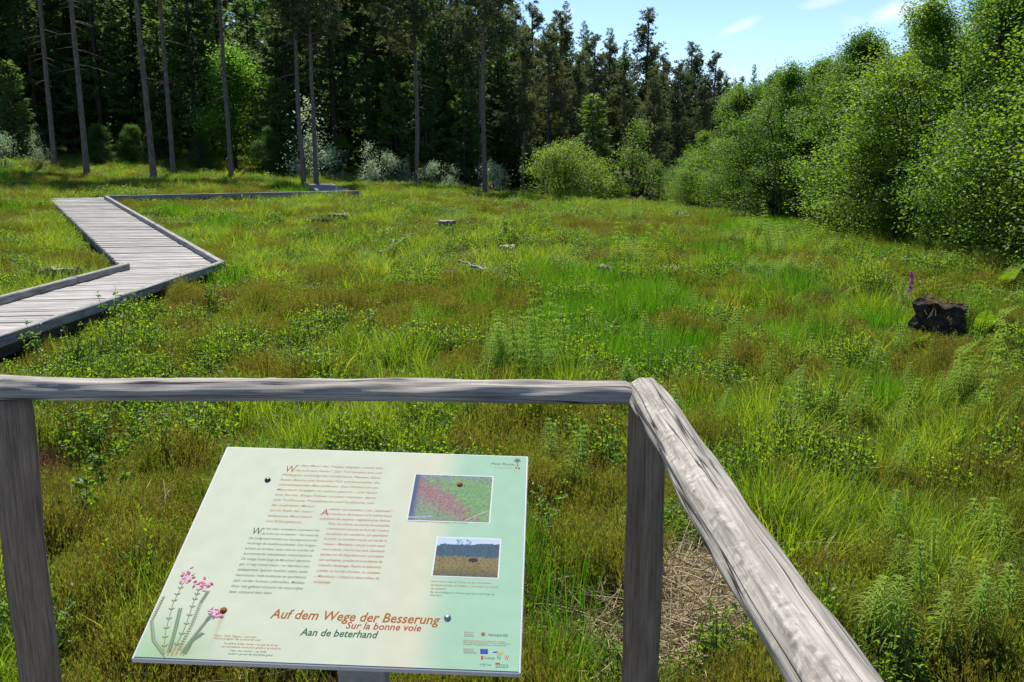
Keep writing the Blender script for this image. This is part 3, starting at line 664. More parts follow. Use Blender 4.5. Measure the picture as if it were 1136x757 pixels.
    cr.leaves(pos, d, nr, ls * rng.uniform(.65, 1.25, n2), ls * rng.uniform(.5, .8, n2), fold=.1)
    return tr, cr

def tree_proto(kind_name, pair, barkm, leafm):
    tr, cr = pair
    return (tr.mesh('trunk', barkm), cr.mesh('crown', leafm))
def plant(name, proto, loc, rz, s, label, cat, group=None, sz=None, parts=('trunk', 'crown'), tilt=(0, 0)):
    e = empty(name, loc); e.rotation_euler = (tilt[0], tilt[1], rz); e.scale = (s, s, sz or s)
    for pn, me in zip(parts, proto): link(bpy.data.objects.new(pn, me), e)
    tag(e, label, cat, group); return e

SPR = [tree_proto('s', spruce_meshes(17, 3.0, 150, 1), M['bark_dark'], M['spruce']), tree_proto('s', spruce_meshes(14, 2.4, 130, 2), M['bark_dark'], M['spruce']), tree_proto('s', spruce_meshes(18, 2.7, 150, 3, low=.16, dens=.8), M['bark_dark'], M['spruce'])]
PIN = [tree_proto('p', pine_meshes(15, 2.3, .22, 84, trunk_r=.15, dens=1.35, cone=True), M['bark_pine'], M['pine']), tree_proto('p', pine_meshes(14, 2.1, .12, 92, trunk_r=.14, dens=1.35, cone=True), M['bark_pine'], M['pine']), tree_proto('p', pine_meshes(16, 2.6, .3, 80, trunk_r=.16, dens=1.35, cone=True), M['bark_pine'], M['pine'])]
TALL = [tree_proto('p', pine_meshes(17, 2.4, .56, 46, trunk_r=.105, stubs=30, wob=.4), M['bark_pine'], M['pine']), tree_proto('p', pine_meshes(17, 2.2, .62, 40, trunk_r=.1, stubs=24, wob=.4), M['bark_pine'], M['pine'])]
M['youngspruce'] = leafmat('young_spruce_needles', [(0, (.05, .1, .03)), (.6, (.09, .16, .04)), (1, (.15, .22, .05))], tf=.42, trans=(2.0, 1.9, .6), rough=.6, spec=.25)
TALL.append(tree_proto('p', pine_meshes(16, 2.3, .46, 60, trunk_r=.105, stubs=16, wob=.8, dens=1.3), M['bark_pine'], M['pine']))
YOUNG = tree_proto('s', spruce_meshes(6.5, 1.7, 90, 5, low=.03), M['bark_dark'], M['youngspruce'])

# front pines with bare trunks: px of base, distance, scale, proto, lean in x, label
front = [
 (61, 47, 1.0, 0, -.01, 'slim bare pine trunk nearest the left edge of the forest front'),
 (97, 42, 1.02, 1, -.012, 'grey bare pine trunk standing left of the far boardwalk bend'),
 (171, 42, 1.05, 0, -.02, 'slightly leaning bare pine trunk right behind the far boardwalk bend'),
 (193, 45, .95, 1, .0, 'straight bare pine trunk close to the leaning one left of the maple'),
 (257, 47, .95, 0, .01, 'dark bare pine trunk in front of the bright green maple'),
 (337, 42, .86, 2, .0, 'thick pine with dark crown, left one of the close pair at the boardwalk end'),
 (351, 42, .82, 2, .01, 'thinner pine, right one of the close pair at the boardwalk end'),
 (409, 57, .95, 2, -.005, 'pine with bare grey trunk behind the left whitish willows'),
 (463, 48, .9, 2, -.005, 'tall pine with reddish trunk standing between the whitish willows'),
 (531, 57, .98, 2, .0, 'pine with crooked upper trunk behind the leaning front pine'),
 (538, 42, .84, 2, .035, 'pine leaning right with its foot in the sunlit grass edge'),
]
for (px_, D, s, pi, lean, lab) in front:
    q = gp(px_, D); plant('pine_tree', TALL[pi], q, rng.uniform(0, 6.28), s, lab, 'pine', 'front row pines', tilt=(rng.normal(0, .006), lean))
# skyline pines: px of the top, py of the top, distance
sky_p = [(505, -12, 62, 0), (570, 8, 72, 1), (592, 6, 66, 0), (622, 17, 68, 1), (606, 30, 60, 2), (655, 40, 70, 0), (640, 60, 60, 1), (672, 45, 76, 2), (690, 62, 66, 0), (712, 12, 70, 1), (733, 62, 74, 0), (748, 70, 64, 2), (763, 50, 72, 1),
         (786, 60, 70, 0), (776, 85, 64, 1), (801, 88, 76, 2), (722, 75, 62, 1), (580, 40, 58, 2), (548, 20, 64, 0), (819, 86, 95, 1), (476, 10, 66, 2), (440, 0, 60, 1), (745, 95, 80, 0), (700, 85, 82, 2), (660, 80, 84, 1), (620, 60, 86, 0), (590, 60, 88, 2), (770, 100, 86, 1), (800, 112, 84, 0), (815, 130, 72, 2), (838, 100, 90, 0), (836, 140, 70, 1)]
NUM = 'one two three four five six seven eight nine ten eleven twelve thirteen fourteen fifteen sixteen seventeen eighteen nineteen twenty twenty-one twenty-two twenty-three twenty-four twenty-five twenty-six twenty-seven twenty-eight twenty-nine thirty thirty-one thirty-two'.split()
for i, (px_, py_, D, k_) in enumerate(sky_p):
    b_ = gp(px_, D); top = at(px_, py_, D); hh = top[2] - b_[2]
    s = hh / (15, 14, 16)[k_]
    pos = 'tallest dark pine on the skyline above the young trees' if px_ == 712 else 'dark skyline pine, number %s from the left behind the round bush' % NUM[sorted(q_[0] for q_ in sky_p).index(px_)]
    plant('pine_tree', PIN[k_], b_, rng.uniform(0, 6.28), s, pos, 'pine', 'dark pines of the skyline')
# spruces and pines of the forest mass
def forest_tree(px_, D, k_, s):
    b_ = gp(px_, D)
    plant('spruce_tree', SPR[k_], b_, rng.uniform(0, 6.28), s, 'dark spruce crowded among others in the shaded forest', 'spruce', 'spruces of the shaded forest', sz=s * rng.uniform(.9, 1.1))
for D, step, x0, x1 in ((56, 44, -150, 560), (60, 44, -170, 600), (63, 48, -150, 640), (70, 46, -120, 840), (78, 46, -120, 880), (88, 40, -100, 900), (100, 36, -100, 900), (112, 30, -60, 900), (82, 34, 560, 860)):
    X_ = x0
    while X_ < x1:
        p_ = X_ + rng.uniform(-14, 14); s = rng.uniform(.85, 1.12) * (.9 if D < 58 else 1)
        if p_ > 470: s *= max(.5, .86 - (p_ - 470) / 900)
        if p_ > 560 and D < 66: s *= .7
        if p_ > 770: s *= .78
        if not (D < 62 and 225 < p_ < 300): forest_tree(p_, D + rng.uniform(-2, 2), int(rng.integers(0, 3)), s)
        X_ += step * rng.uniform(.75, 1.25)
for (px_, D, s, lab) in [(655, 56, .98, 'pointed green spruce standing right behind the round alder bush'), (440, 55, .9, 'sunlit young spruce between the bare trunks behind the willows'), (310, 52, .8, 'young spruce standing just right of the bright maple'), (18, 50, .8, 'young spruce at the left edge of the forest front')]:
    plant('spruce_tree', YOUNG, gp(px_, D), rng.uniform(0, 6), s, lab, 'spruce')

# broadleaf prototypes
ALD = [tree_proto('a', broad_meshes(5.5, 4.6, 7, 560, 100, .068, s_, stemr=.045, shell=.35, lump=1.6, shoots=90, clump=.27), M['bark_dark'], M['alder']) for s_ in (3, 8, 13)]
alders = [ # px centre, distance, height, label
 (1105, 16.5, 5.0, 'nearest big alder crown filling the right edge down to the grass'),
 (1010, 20.5, 5.2, 'rounded yellow green alder second from the right edge'),
 (945, 24.0, 4.9, 'alder in front whose crown edge falls steeply to the grass'),
 (1180, 19, 6.4, 'tall alder rising at the top right corner'),
 (1075, 24, 6.1, 'alder behind the yellow green one reaching the upper right sky'),
 (1010, 28, 5.9, 'alder with ragged top below the white cloud'),
 (955, 29, 5.35, 'alder in the back row left of the cloud'),
 (868, 29.5, 4.9, 'dark blue green alder in the middle of the row'),
 (905, 31, 5.1, 'tall alder behind the dark blue green one'),
 (818, 34, 4.9, 'leftmost tall alder where the row meets the pines'),
 (778, 38, 3.3, 'low pale alder at the left end of the row'),
 (855, 37, 5.4, 'alder top peeping over the dark blue green one'),
 (1140, 28, 8.0, 'far alder crown in the top right corner'),
 (1230, 14, 5.4, 'alder just beyond the right edge of the picture'),
 (930, 40, 6.2, 'back alder filling the gap below the skyline'),
 (1040, 38, 7.6, 'farthest alder behind the ragged one'),
]
for i, (px_, D, h, lab) in enumerate(alders):
    s = h / 5.5 * .95; plant('alder_tree', ALD[i % 3], gp(px_, D), rng.uniform(0, 6.28), s * (.95, 1.1, 1.0)[i % 3], lab, 'alder', 'alders along the right side', sz=s)
bush = tree_proto('b', broad_meshes(3.2, 4.3, 12, 420, 50, .085, 21, stemr=.03, wedge=.55, low=.12, shape=.6, spread=.42), M['bark_dark'], M['birch'])
plant('alder_bush', bush, gp(631, 46), 0, 1.0, 'round many stemmed green bush standing alone before the pines', 'bush')
yt = [tree_proto('y', broad_meshes(5.0, 1.9, 2, 105, 30, .1, s_, stemr=.04, low=.26, spread=.2, shell=.2, lump=1.2, shoots=14), M['bark_dark'], M['birch']) for s_ in (31, 37)]
plant('young_tree', yt[0], gp(703, 52), .3, .98, 'slender young tree with airy pale foliage right of the bush', 'young tree')
plant('young_tree', yt[1], gp(728, 56), .9, .62, 'thin young tree close behind the slender airy one', 'young tree')
plant('young_tree', yt[1], gp(748, 46), 1.3, .5, 'small young tree beside the left end of the alder row', 'young tree')
mp_ = tree_proto('m', broad_meshes(6.4, 3.8, 3, 330, 40, .15, 41, stemr=.06, low=.15), M['bark_dark'], M['maple'])
plant('maple_tree', mp_, gp(262, 53), 0, 1.0, 'bright light green maple glowing between the dark trunks', 'maple')
plant('maple_tree', mp_, gp(105, 72), 2.0, .8, 'light green tree deep in the left forest behind the trunks', 'maple')
wil = [tree_proto('w', broad_meshes(1.8, 1.2, 7, 34, 26, .075, s_, stemr=.015, low=.04, spread=.5, shell=.15, lump=1.8), M['stem'], M['willow']) for s_ in (51, 57)]
willows = [(342, 47, 1.5, 'whitish willow bush behind the pair of pines'), (368, 49, 1.3, 'grey willow bush right of the pair of pines'), (408, 46, 1.15, 'whitish willow bush left of the reddish trunk'), (430, 47, 1.1, 'whitish willow bush just left of the reddish pine foot'),
           (452, 50, .9, 'small grey willow touching the reddish pine'), (481, 46, 1.0, 'spiky small whitish willow right of the reddish pine'), (503, 45, .8, 'round grey willow between reddish and leaning pine'), (545, 48, 1.25, 'whitish willow behind the leaning pine foot'),
           (555, 50, 1.0, 'pale willow right behind the leaning pine'), (4, 43, 1.2, 'whitish willow at the far left edge'), (40, 45, 1.0, 'low dim willow by the leftmost trunk')]
for i, (px_, D, s, lab) in enumerate(willows):
    s *= .8 if i != 0 else 1.1
    plant('willow_bush', wil[i % 2], gp(px_, D), rng.uniform(0, 6), s, lab, 'willow bush', 'willow bushes at the forest edge', sz=s * rng.uniform(.95, 1.2))
# forest floor shrubs
for i, (px_, D) in enumerate([(225, 50), (300, 50), (380, 54), (590, 60), (680, 60), (20, 52), (150, 52), (500, 56), (765, 60), (110, 50)]):
    plant('forest_shrub', ALD[i % 3], gp(px_, D), rng.uniform(0, 6), rng.uniform(.32, .45), 'dim green shrub under the forest edge, ' + ('fourth', 'fifth', 'sixth', 'eighth', 'ninth', 'first', 'third', 'seventh', 'tenth', 'second')[i] + ' from the left', 'shrub', 'shrubs under the forest edge')

# ------------------------------------------------------------------ timber helpers with UV in metres
def set_uv(me, fn):
    uvl = me.uv_layers.new(name='UVMap'); co = np.empty(len(me.vertices) * 3); me.vertices.foreach_get('co', co); co = co.reshape(-1, 3)
    li = np.empty(len(me.loops), int); me.loops.foreach_get('vertex_index', li)
    nrm = np.empty(len(me.polygons) * 3); me.polygons.foreach_get('normal', nrm); nrm = nrm.reshape(-1, 3)
    lt = np.empty(len(me.polygons), int); me.polygons.foreach_get('loop_total', lt); ln = np.repeat(nrm, lt, 0)
    uvl.data.foreach_set('uv', fn(co[li], ln, li).astype(np.float32).ravel())
def beam_mesh(name, parts, mat):
    """parts: (a, b, width, height, up-offset) boxes along a->b, with slightly rounded edges and grain along them"""
    mb = MB(); uvs = []
    for (a, b, w, h) in parts:
        a = np.array(a, float); b = np.array(b, float); d = unit((b - a)[None])[0]; s_ = unit(np.cross(d, [0, 0, 1.0])[None])[0]; u_ = np.cross(s_, d)
        ln = np.linalg.norm(b - a); c = min(w, h) * .12
        sec = [(-w / 2 + c, -h / 2), (w / 2 - c, -h / 2), (w / 2, -h / 2 + c), (w / 2, h / 2 - c), (w / 2 - c, h / 2), (-w / 2 + c, h / 2), (-w / 2, h / 2 - c), (-w / 2, -h / 2 + c)]
        per = np.concatenate([[0], np.cumsum([math.dist(sec[i], sec[(i + 1) % 8]) for i in range(8)])]); off = rng.uniform(0, 50)
        K = max(2, int(ln / .5)); ks = np.linspace(0, 1, K)
        wob = np.zeros((K, 8, 2))
        V = []
        for t in ks:
            for (p0, p1) in sec: V.append(a + (b - a) * t + s_ * (p0 + rng.normal(0, .0015)) + u_ * (p1 + rng.normal(0, .0015)))
        q = []; n0 = mb.n
        for k in range(K - 1):
            for j in range(8):
                j2 = (j + 1) % 8; q.append([k * 8 + j, (k + 1) * 8 + j, (k + 1) * 8 + j2, k * 8 + j2])
                x0, x1 = ks[k] * ln + off, ks[k + 1] * ln + off
                uvs += [(x0, per[j] + off), (x1, per[j] + off), (x1, per[j + 1] + off), (x0, per[j + 1] + off)]
        for kk, order in ((0, (0, 1, 2, 3, 4, 5, 6, 7)), (K - 1, (7, 6, 5, 4, 3, 2, 1, 0))):
            for tri in ((0, 1, 2, 3), (0, 3, 4, 7), (4, 5, 6, 7)):
                f = [kk * 8 + order[i] for i in tri]; q.append(f); uvs += [(off + sec[order[i]][0] * .2, off + sec[order[i]][1]) for i in tri]
        mb.add(V, quads=q)
    me = mb.mesh(name, mat)
    uvl = me.uv_layers.new(name='UVMap'); uvl.data.foreach_set('uv', np.array(uvs, np.float32).ravel())
    return me

# ------------------------------------------------------------------ boardwalk
bwk = empty('boardwalk', (BW[0][0], BW[0][1], BW[0][2])); O = np.array(bwk.location)
tag(bwk, 'grey weathered wooden boardwalk zigzagging over the mire towards the forest', 'boardwalk')
HW = .66
def offset_line(side):
    out = []
    for i in range(len(BW)):
        d0 = unit((BW[i] - BW[i - 1])[None, :2])[0] if i > 0 else None
        d1 = unit((BW[i + 1] - BW[i])[None, :2])[0] if i < len(BW) - 1 else None
        n0 = None if d0 is None else np.array([-d0[1], d0[0]]); n1 = None if d1 is None else np.array([-d1[1], d1[0]])
        if n0 is None: o = n1
        elif n1 is None: o = n0
        else: b_ = unit((n0 + n1)[None])[0]; o = b_ / max(.45, b_ @ n0)
        out.append([BW[i][0] + side * HW * o[0], BW[i][1] + side * HW * o[1], BW[i][2]])
    return np.array(out)
Lf, Rt = offset_line(1), offset_line(-1)
planks = []
for i in range(len(BW) - 1):
    la, lb, ra, rb = Lf[i], Lf[i + 1], Rt[i], Rt[i + 1]; n_ = int(np.linalg.norm(BW[i + 1] - BW[i]) / .145)
    for k in range(n_):
        t = (k + .5) / n_; a = la + (lb - la) * t; b = ra + (rb - ra) * t
        dz = rng.normal(0, .003); e = rng.normal(0, .004, 2); dirn = unit((b - a)[None])[0]
        planks.append((a - O - dirn * e[0] + [0, 0, dz - .02], b - O + dirn * e[1] + [0, 0, dz - .02 + rng.normal(0, .002)], .135, .04))
link(bpy.data.objects.new('deck', beam_mesh('deck', planks, M['deck'])), bwk)
def kerb(line, i, t0, t1, z0, w=.085, h=.1, name='kerb', mat='kerb', side=0, inset=0.0):
    a = line[i] + (line[i + 1] - line[i]) * t0; b = line[i] + (line[i + 1] - line[i]) * t1
    d = unit((b - a)[None])[0]; nrm = np.array([-d[1], d[0], 0]) * inset
    me = beam_mesh(name, [(a - O + nrm + [0, 0, z0], b - O + nrm + [0, 0, z0], w, h)], M[mat]); return link(bpy.data.objects.new(name, me), bwk)
for t0, t1 in ((0, .34), (.345, .66), (.665, 1.004)): kerb(Rt, 0, t0, t1, .03, h=.115, inset=-.05)
for t0, t1 in ((0, .45), (.455, .84), (.845, 1.0)): kerb(Lf, 0, t0, t1, .05, inset=-.04)
for t0, t1 in ((-.004, .42), (.425, 1.0)): kerb(Rt, 1, t0, t1, .032, h=.115, inset=-.05)
kerb(Rt, 2, 0, .5, .05, inset=.04); kerb(Rt, 2, .505, 1, .05, inset=.04)
kerb(Lf, 3, 0, 1, .05, inset=-.04)
for i in range(4):
    for ln_, s_ in ((Lf, 1), (Rt, -1)):
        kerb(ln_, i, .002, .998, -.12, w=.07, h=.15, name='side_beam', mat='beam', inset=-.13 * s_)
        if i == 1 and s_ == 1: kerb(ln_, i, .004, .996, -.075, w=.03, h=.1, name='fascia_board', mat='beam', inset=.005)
for i in range(4):
    ln_ = np.linalg.norm(BW[i + 1] - BW[i])
    for k in range(int(ln_ / 1.8)):
        t = (k + .5) / int(ln_ / 1.8)
        for line in (Lf, Rt):
            c = line[i] + (line[i + 1] - line[i]) * t; c = c + (BW[i] + (BW[i + 1] - BW[i]) * t - c) * .14
            zg = float(gz(c[0], c[1])[0]) - .3
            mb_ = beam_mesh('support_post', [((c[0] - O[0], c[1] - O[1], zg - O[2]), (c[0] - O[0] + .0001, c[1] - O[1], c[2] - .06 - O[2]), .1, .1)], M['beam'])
            link(bpy.data.objects.new('support_post', mb_), bwk)

# ------------------------------------------------------------------ railing and platform
def halfround(name, a, b, r, mat, up=(0, 0, 1), K=140, J=28, amp=.0035, seed=0, patchf=None, flat=.06, parent=None, origin=(0, 0, 0), ends=True, knots=(), bowk=1.0):
    """half-round log: flat face opposite `up`"""
    a = np.array(a, float); b = np.array(b, float); d = unit((b - a)[None])[0]; up = np.array(up, float); s_ = unit(np.cross(d, up)[None])[0]; u_ = np.cross(s_, d)
    ln = np.linalg.norm(b - a); th = np.linspace(0, np.pi, J); arc = np.stack([np.cos(th), np.sin(th)], 1)
    V, pat = [], []; ts = np.linspace(0, 1, K)
    for t in ts:
        bow = bowk * (.006 * math.sin(t * 5 + seed) + .004 * math.sin(t * 13 + seed * 2))
        rr = r * (1 + .03 * mnoise.noise((t * ln * 2.5, seed, 0)))
        for j in range(J):
            c, s = arc[j]
            f = rr + amp * mnoise.noise((t * ln * 6, c * 2.5 + seed, s * 2.5)) * 2 + amp * .5 * mnoise.noise((t * ln * 9, th[j] * 14 + seed, 0))
            for (kt, ka, kr) in knots: f += kr * math.exp(-((t * ln - kt) / .018) ** 2 - ((th[j] - ka) / .3) ** 2)
            e = 1.0
            if ends: e = min(1, .86 + min(t, 1 - t) * ln / .02 * .14)
            V.append(a + (b - a) * t + s_ * (c * f * e + bow) + u_ * (s * f * e)); pat.append(1.0 if patchf is None else patchf(t, th[j]))
        for j in range(1, 5):   # flat underside
            w = -1 + 2 * j / 5
            V.append(a + (b - a) * t + s_ * (w * rr * .985 + bow) + u_ * (-r * flat * (1 - w * w))); pat.append(0)
    W = J + 4; mb = MB(); q = []; uvs = []; per = np.concatenate([th * r, np.pi * r + np.arange(1, 6) * 2 * r / 5]); off = seed * 3.7
    for k in range(K - 1):
        for j in range(W):
            j2 = (j + 1) % W; q.append([k * W + j, k * W + j2, (k + 1) * W + j2, (k + 1) * W + j])
            x0, x1 = ts[k] * ln + off, ts[k + 1] * ln + off; uvs += [(x0, per[j] + off), (x0, per[j + 1] + off), (x1, per[j + 1] + off), (x1, per[j] + off)]
    tris = []; n_ = len(V)
    for kk, fl in ((0, 1), (K - 1, 0)):
        c = np.mean([V[kk * W + j] for j in range(W)], 0); V.append(c); pat.append(0)
        for j in range(W):
            j2 = (j + 1) % W; f = [n_, kk * W + j, kk * W + j2]; tris.append(f[::-1] if fl else f); uvs += [(off, .0), (off + .003, .02), (off + .006, .03)]
        n_ += 1
    V = np.array(V) - np.array(origin)
    mb.add(V, quads=q, tris=tris, smooth=True); me = mb.mesh(name, mat)
    me.uv_layers.new(name='UVMap').data.foreach_set('uv', np.array(uvs, np.float32).ravel())
    at_ = me.attributes.new('patch', 'FLOAT', 'POINT'); at_.data.foreach_set('value', np.array(pat, np.float32))
    return link(bpy.data.objects.new(name, me), parent)

RZ = 1.05      # top of the rail above the platform
c0 = at(716, 438, 2.13)
ZR = c0[2] - .012
rail_o = np.array([c0[0], c0[1], 0.0])
rail = empty('railing', rail_o); tag(rail, 'weathered half-round log railing with two rails meeting at a corner post', 'railing')
le = at(-160, 429, 2.19); 
halfround('rail', (le[0], le[1], ZR - .002), (c0[0] - .03, c0[1], ZR), .044, M['rail'], seed=1.3, parent=rail, origin=rail_o, K=200,
          patchf=lambda t, a: .55 + .35 * math.sin(a), knots=((1.05, 1.9, .003), (.4, 1.2, .003)))
pe = at(930, 757, .88)
dirr = unit((np.array([pe[0], pe[1], ZR]) - np.array([c0[0], c0[1], ZR]))[None])[0]
e2 = np.array([c0[0], c0[1], ZR]) + dirr * 3.2
a2 = np.array([c0[0], c0[1], ZR]) - dirr * .035
halfround('rail', tuple(a2 + [.004, 0, .003]), tuple(e2), .049, M['rail'], seed=2.1, parent=rail, origin=rail_o, K=420, J=44, amp=.0025,
          patchf=lambda t, a: (.78 + .3 * math.exp(-((a - .85) / .8) ** 2)) , knots=((.62, 1.9, .003), (1.15, 2.2, .002)))
def post(px_, D, zt, r, up, seed):
    t = at(px_, 452, D); zg = float(gz(t[0], D)[0]) - .4
    halfround('post', (t[0], D, zg), (t[0], D, zt), r, M['post'], up=up, seed=seed, parent=rail, origin=rail_o, K=60, J=20, amp=.002, ends=False, flat=.0, bowk=.3, knots=((1.28, 1.8, .003), (.9, 1.2, .003)))
post(720, 2.12, ZR - .006, .047, (.12, .99, 0), 4)
post(9, 2.14, ZR - .006, .051, (-.25, .97, 0), 5)
for yy in (.35, -1.1): 
    t = np.array([c0[0], c0[1], ZR]) + dirr * (2.12 - yy)
    halfround('post', (t[0], t[1], -.7), (t[0], t[1], ZR - .006), .047, M['post'], up=(1, .1, 0), seed=6 + yy, parent=rail, origin=rail_o, K=40, J=16, amp=.002, ends=False, flat=0, bowk=.3)
plat = empty('viewing_platform', (-.6, 1.0, 0)); tag(plat, 'wooden viewing platform of grey planks under the railing', 'platform')
pk = []
for k in range(34):
    yv = 2.0 - k * .145; pk.append(((-2.6 + .6, yv - 1.0, -.02), (.34 + .6, yv - 1.0, -.02), .135, .04))
link(bpy.data.objects.new('deck', beam_mesh('deck', pk, M['deck'])), plat)
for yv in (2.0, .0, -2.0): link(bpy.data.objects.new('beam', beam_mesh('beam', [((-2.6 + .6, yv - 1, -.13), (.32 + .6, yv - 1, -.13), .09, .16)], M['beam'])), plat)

# ------------------------------------------------------------------ information board
Ru = unit(np.array([[.9992, -.0316, -.0233]]))[0]; Uu = np.array([.0215, .922, .386]); Uu = unit((Uu - Ru * (Uu @ Ru))[None])[0]; Nn = np.cross(Ru, Uu)
def ray(px, py):
    yu = -(py - CY) / F; return np.array([(px - CX) / F, cp + sp * yu, -sp + cp * yu])
rBL = ray(145, 731); B0 = EYE + rBL * (.86 / -rBL[2])
def uvb(px, py):
    r_ = ray(px, py); t = ((B0 - EYE) @ Nn) / (r_ @ Nn); p_ = EYE + r_ * t - B0
    return p_ @ Ru, p_ @ Uu
uTR = uvb(584, 506); uBR = uvb(581, 748); uTL = uvb(247, 495)
BWd = (uTR[0] + uBR[0]) / 2; BHt = (uTR[1] + uTL[1]) / 2; SH = (uTL[0] ) / 2
print('board', BWd, BHt, uTR, uBR, uTL)
def bpt(u, v, h=0.0): return Ru * u + Uu * v + Nn * h
board = empty('information_board', B0); tag(board, 'tilted cream and mint green information board in front of the railing', 'information board')
def put_cols(me, cols):
    ca = me.color_attributes.new('Col', 'FLOAT_COLOR', 'POINT'); c = np.ones((len(cols), 4)); c[:, :3] = cols; ca.data.foreach_set('color', c.astype(np.float32).ravel())
def s2l(c): c = np.asarray(c, float) / 255; return .55 * np.where(c < .04045, c / 12.92, ((c + .055) / 1.055) ** 2.4)
M['print'] = attrmat('printed_panel', rough=.7, spec=.08)
def sheet(name, u0, v0, u1, v1, nu, nv, h, colf, mat, parent, corners=None):
    U, V = np.meshgrid(np.linspace(0, 1, nu), np.linspace(0, 1, nv)); U, V = U.ravel(), V.ravel()
    P = np.array([bpt(u0 + (u1 - u0) * a, v0 + (v1 - v0) * b, h) for a, b in zip(U, V)])
    idx = np.arange(nu * nv).reshape(nv, nu); mb = MB(); mb.add(P, quads=np.stack([idx[:-1, :-1], idx[:-1, 1:], idx[1:, 1:], idx[1:, :-1]], -1))
    me = mb.mesh(name, mat); put_cols(me, colf(U, V)); return link(bpy.data.objects.new(name, me), parent)
# body
mb = MB(); c = bpt(BWd / 2, BHt / 2, -.006); mb.box(c, Ru * BWd / 2, Uu * BHt / 2, Nn * .0055)
bd_ = mb.build('panel', flatmat('panel_edge', (.42, .43, .44), .45), board)
bv = bd_.modifiers.new('b', 'BEVEL'); bv.width = .0025; bv.segments = 2
cream = s2l((222, 228, 202)); mint = s2l((176, 216, 186)); warm = s2l((232, 222, 190))
def bcol(U, V):
    w1 = np.clip((U - .70) / .12, 0, 1)[:, None]; w1 = w1 * w1 * (3 - 2 * w1)
    ww = np.exp(-((U - .70) / .09) ** 2)[:, None]
    c = cream * (1 - .4 * ww) + warm * .4 * ww; c = c * (1 - w1) + mint * w1
    gl = np.exp(-((U - .06) / .13) ** 2 - (V / .13) ** 2)[:, None]; c = c * (1 - .75 * gl) + s2l((150, 205, 150)) * .75 * gl
    g2 = np.exp(-((U - .1) / .05) ** 2 - ((V - .035) / .03) ** 2)[:, None]; c = c * (1 - .5 * g2) + s2l((190, 170, 120)) * .5 * g2
    # rust streak below the lower left screw and grime
    us, vs_ = uvb(247, 680); us /= BWd; vs_ /= BHt
    st = np.exp(-((U - us - (V - vs_) * .02) / .006) ** 2) * ((V < vs_) & (V > vs_ - .16)) * np.clip(1 - (vs_ - V) / .16, 0, 1)
    c = c * (1 - .45 * st[:, None]) + s2l((176, 130, 80)) * .45 * st[:, None]
    gr = fbm(U * BWd, V * BHt, .03, 71, 4); c = c * (.93 + .12 * gr[:, None]); 
    return c
e_ = .004
sheet('printed_sheet', e_, e_, BWd - e_, BHt - e_, 260, 200, .0006, bcol, M['print'], board)
# text
def tmat(name, rgb): return flatmat(name, s2l(rgb), .8, .05)
TM = {'o': tmat('orange_print', (184, 112, 58)), 'ol': tmat('pale_orange_print', (208, 156, 104)), 'r': tmat('red_print', (192, 92, 74)), 'rl': tmat('pale_red_print', (210, 136, 114)),
      'g': tmat('green_print', (62, 112, 88)), 'gl': tmat('pale_green_print', (132, 160, 138)), 'k': tmat('grey_print', (112, 116, 110)), 'b': tmat('blue_print', (52, 78, 190)), 'bl': tmat('pale_blue_print', (120, 160, 200)),
      'y': tmat('yellow_print', (225, 190, 90)), 'p': tmat('pink_print', (222, 92, 132)), 'pl': tmat('pale_pink_print', (240, 205, 215)), 'w': tmat('white_print', (235, 238, 240)), 'gg': tmat('bright_green_print', (40, 160, 90)), 'rr': tmat('bright_red_print', (226, 70, 66)), 'st': tmat('straw_print', (176, 158, 92)), 'lg': tmat('grey_green_print', (118, 158, 130))}
def text_geo(s, shear, off=0.0):
    cu = bpy.data.curves.new('t', 'FONT'); cu.body = s; cu.size = 1; cu.shear = shear; cu.resolution_u = 2; cu.offset = off
    o = bpy.data.objects.new('t', cu); COL.objects.link(o); bpy.context.view_layer.update()
    me = o.evaluated_get(bpy.context.evaluated_depsgraph_get()).to_mesh()
    v = np.empty(len(me.vertices) * 3); me.vertices.foreach_get('co', v); v = v.reshape(-1, 3)
    me.calc_loop_triangles(); t = np.empty(len(me.loop_triangles) * 3, int); me.loop_triangles.foreach_get('vertices', t)
    bpy.data.objects.remove(o); return v.copy(), t.reshape(-1, 3).copy()
def text(mb, s, u0, u1, v, size, shear=.12, h=.0008, natural=False, bold=0):
    vv, tt = text_geo(s, shear, bold)
    if not len(vv): return
    x0, x1 = vv[:, 0].min(), vv[:, 0].max(); sx_ = size if natural else (u1 - u0) / (x1 - x0)
    P = np.array([bpt(u0 + (a - x0) * sx_, v + b_ * size, h) for a, b_ in vv[:, :2]])
    mb.add(P, tris=tt)
def lerp(a, b, t): return a + (b - a) * t
def block(name, col, lines, L3, Llast, R1, i3=2, skip=(), cap=None, ends={}, starts={}, size=.0092):
    """L3: pixel of left end of line i3; Llast: pixel of left end of last line; R1 pixel of right end of line 0"""
    mb = MB(); n_ = len(lines); a = uvb(*L3); z_ = uvb(*Llast); r_ = uvb(*R1)
    for i, s in enumerate(lines):
        v = a[1] + (z_[1] - a[1]) * (i - i3) / (n_ - 1 - i3); u0 = a[0] + (z_[0] - a[0]) * (i - i3) / (n_ - 1 - i3); u1 = r_[0]
        if i in starts: u0 = uvb(*starts[i])[0]
        if i in ends: u1 = uvb(*ends[i])[0]
        text(mb, s, u0, u1, v, size, bold=.004)
    o = mb.build(name, TM[col], board)
    return o
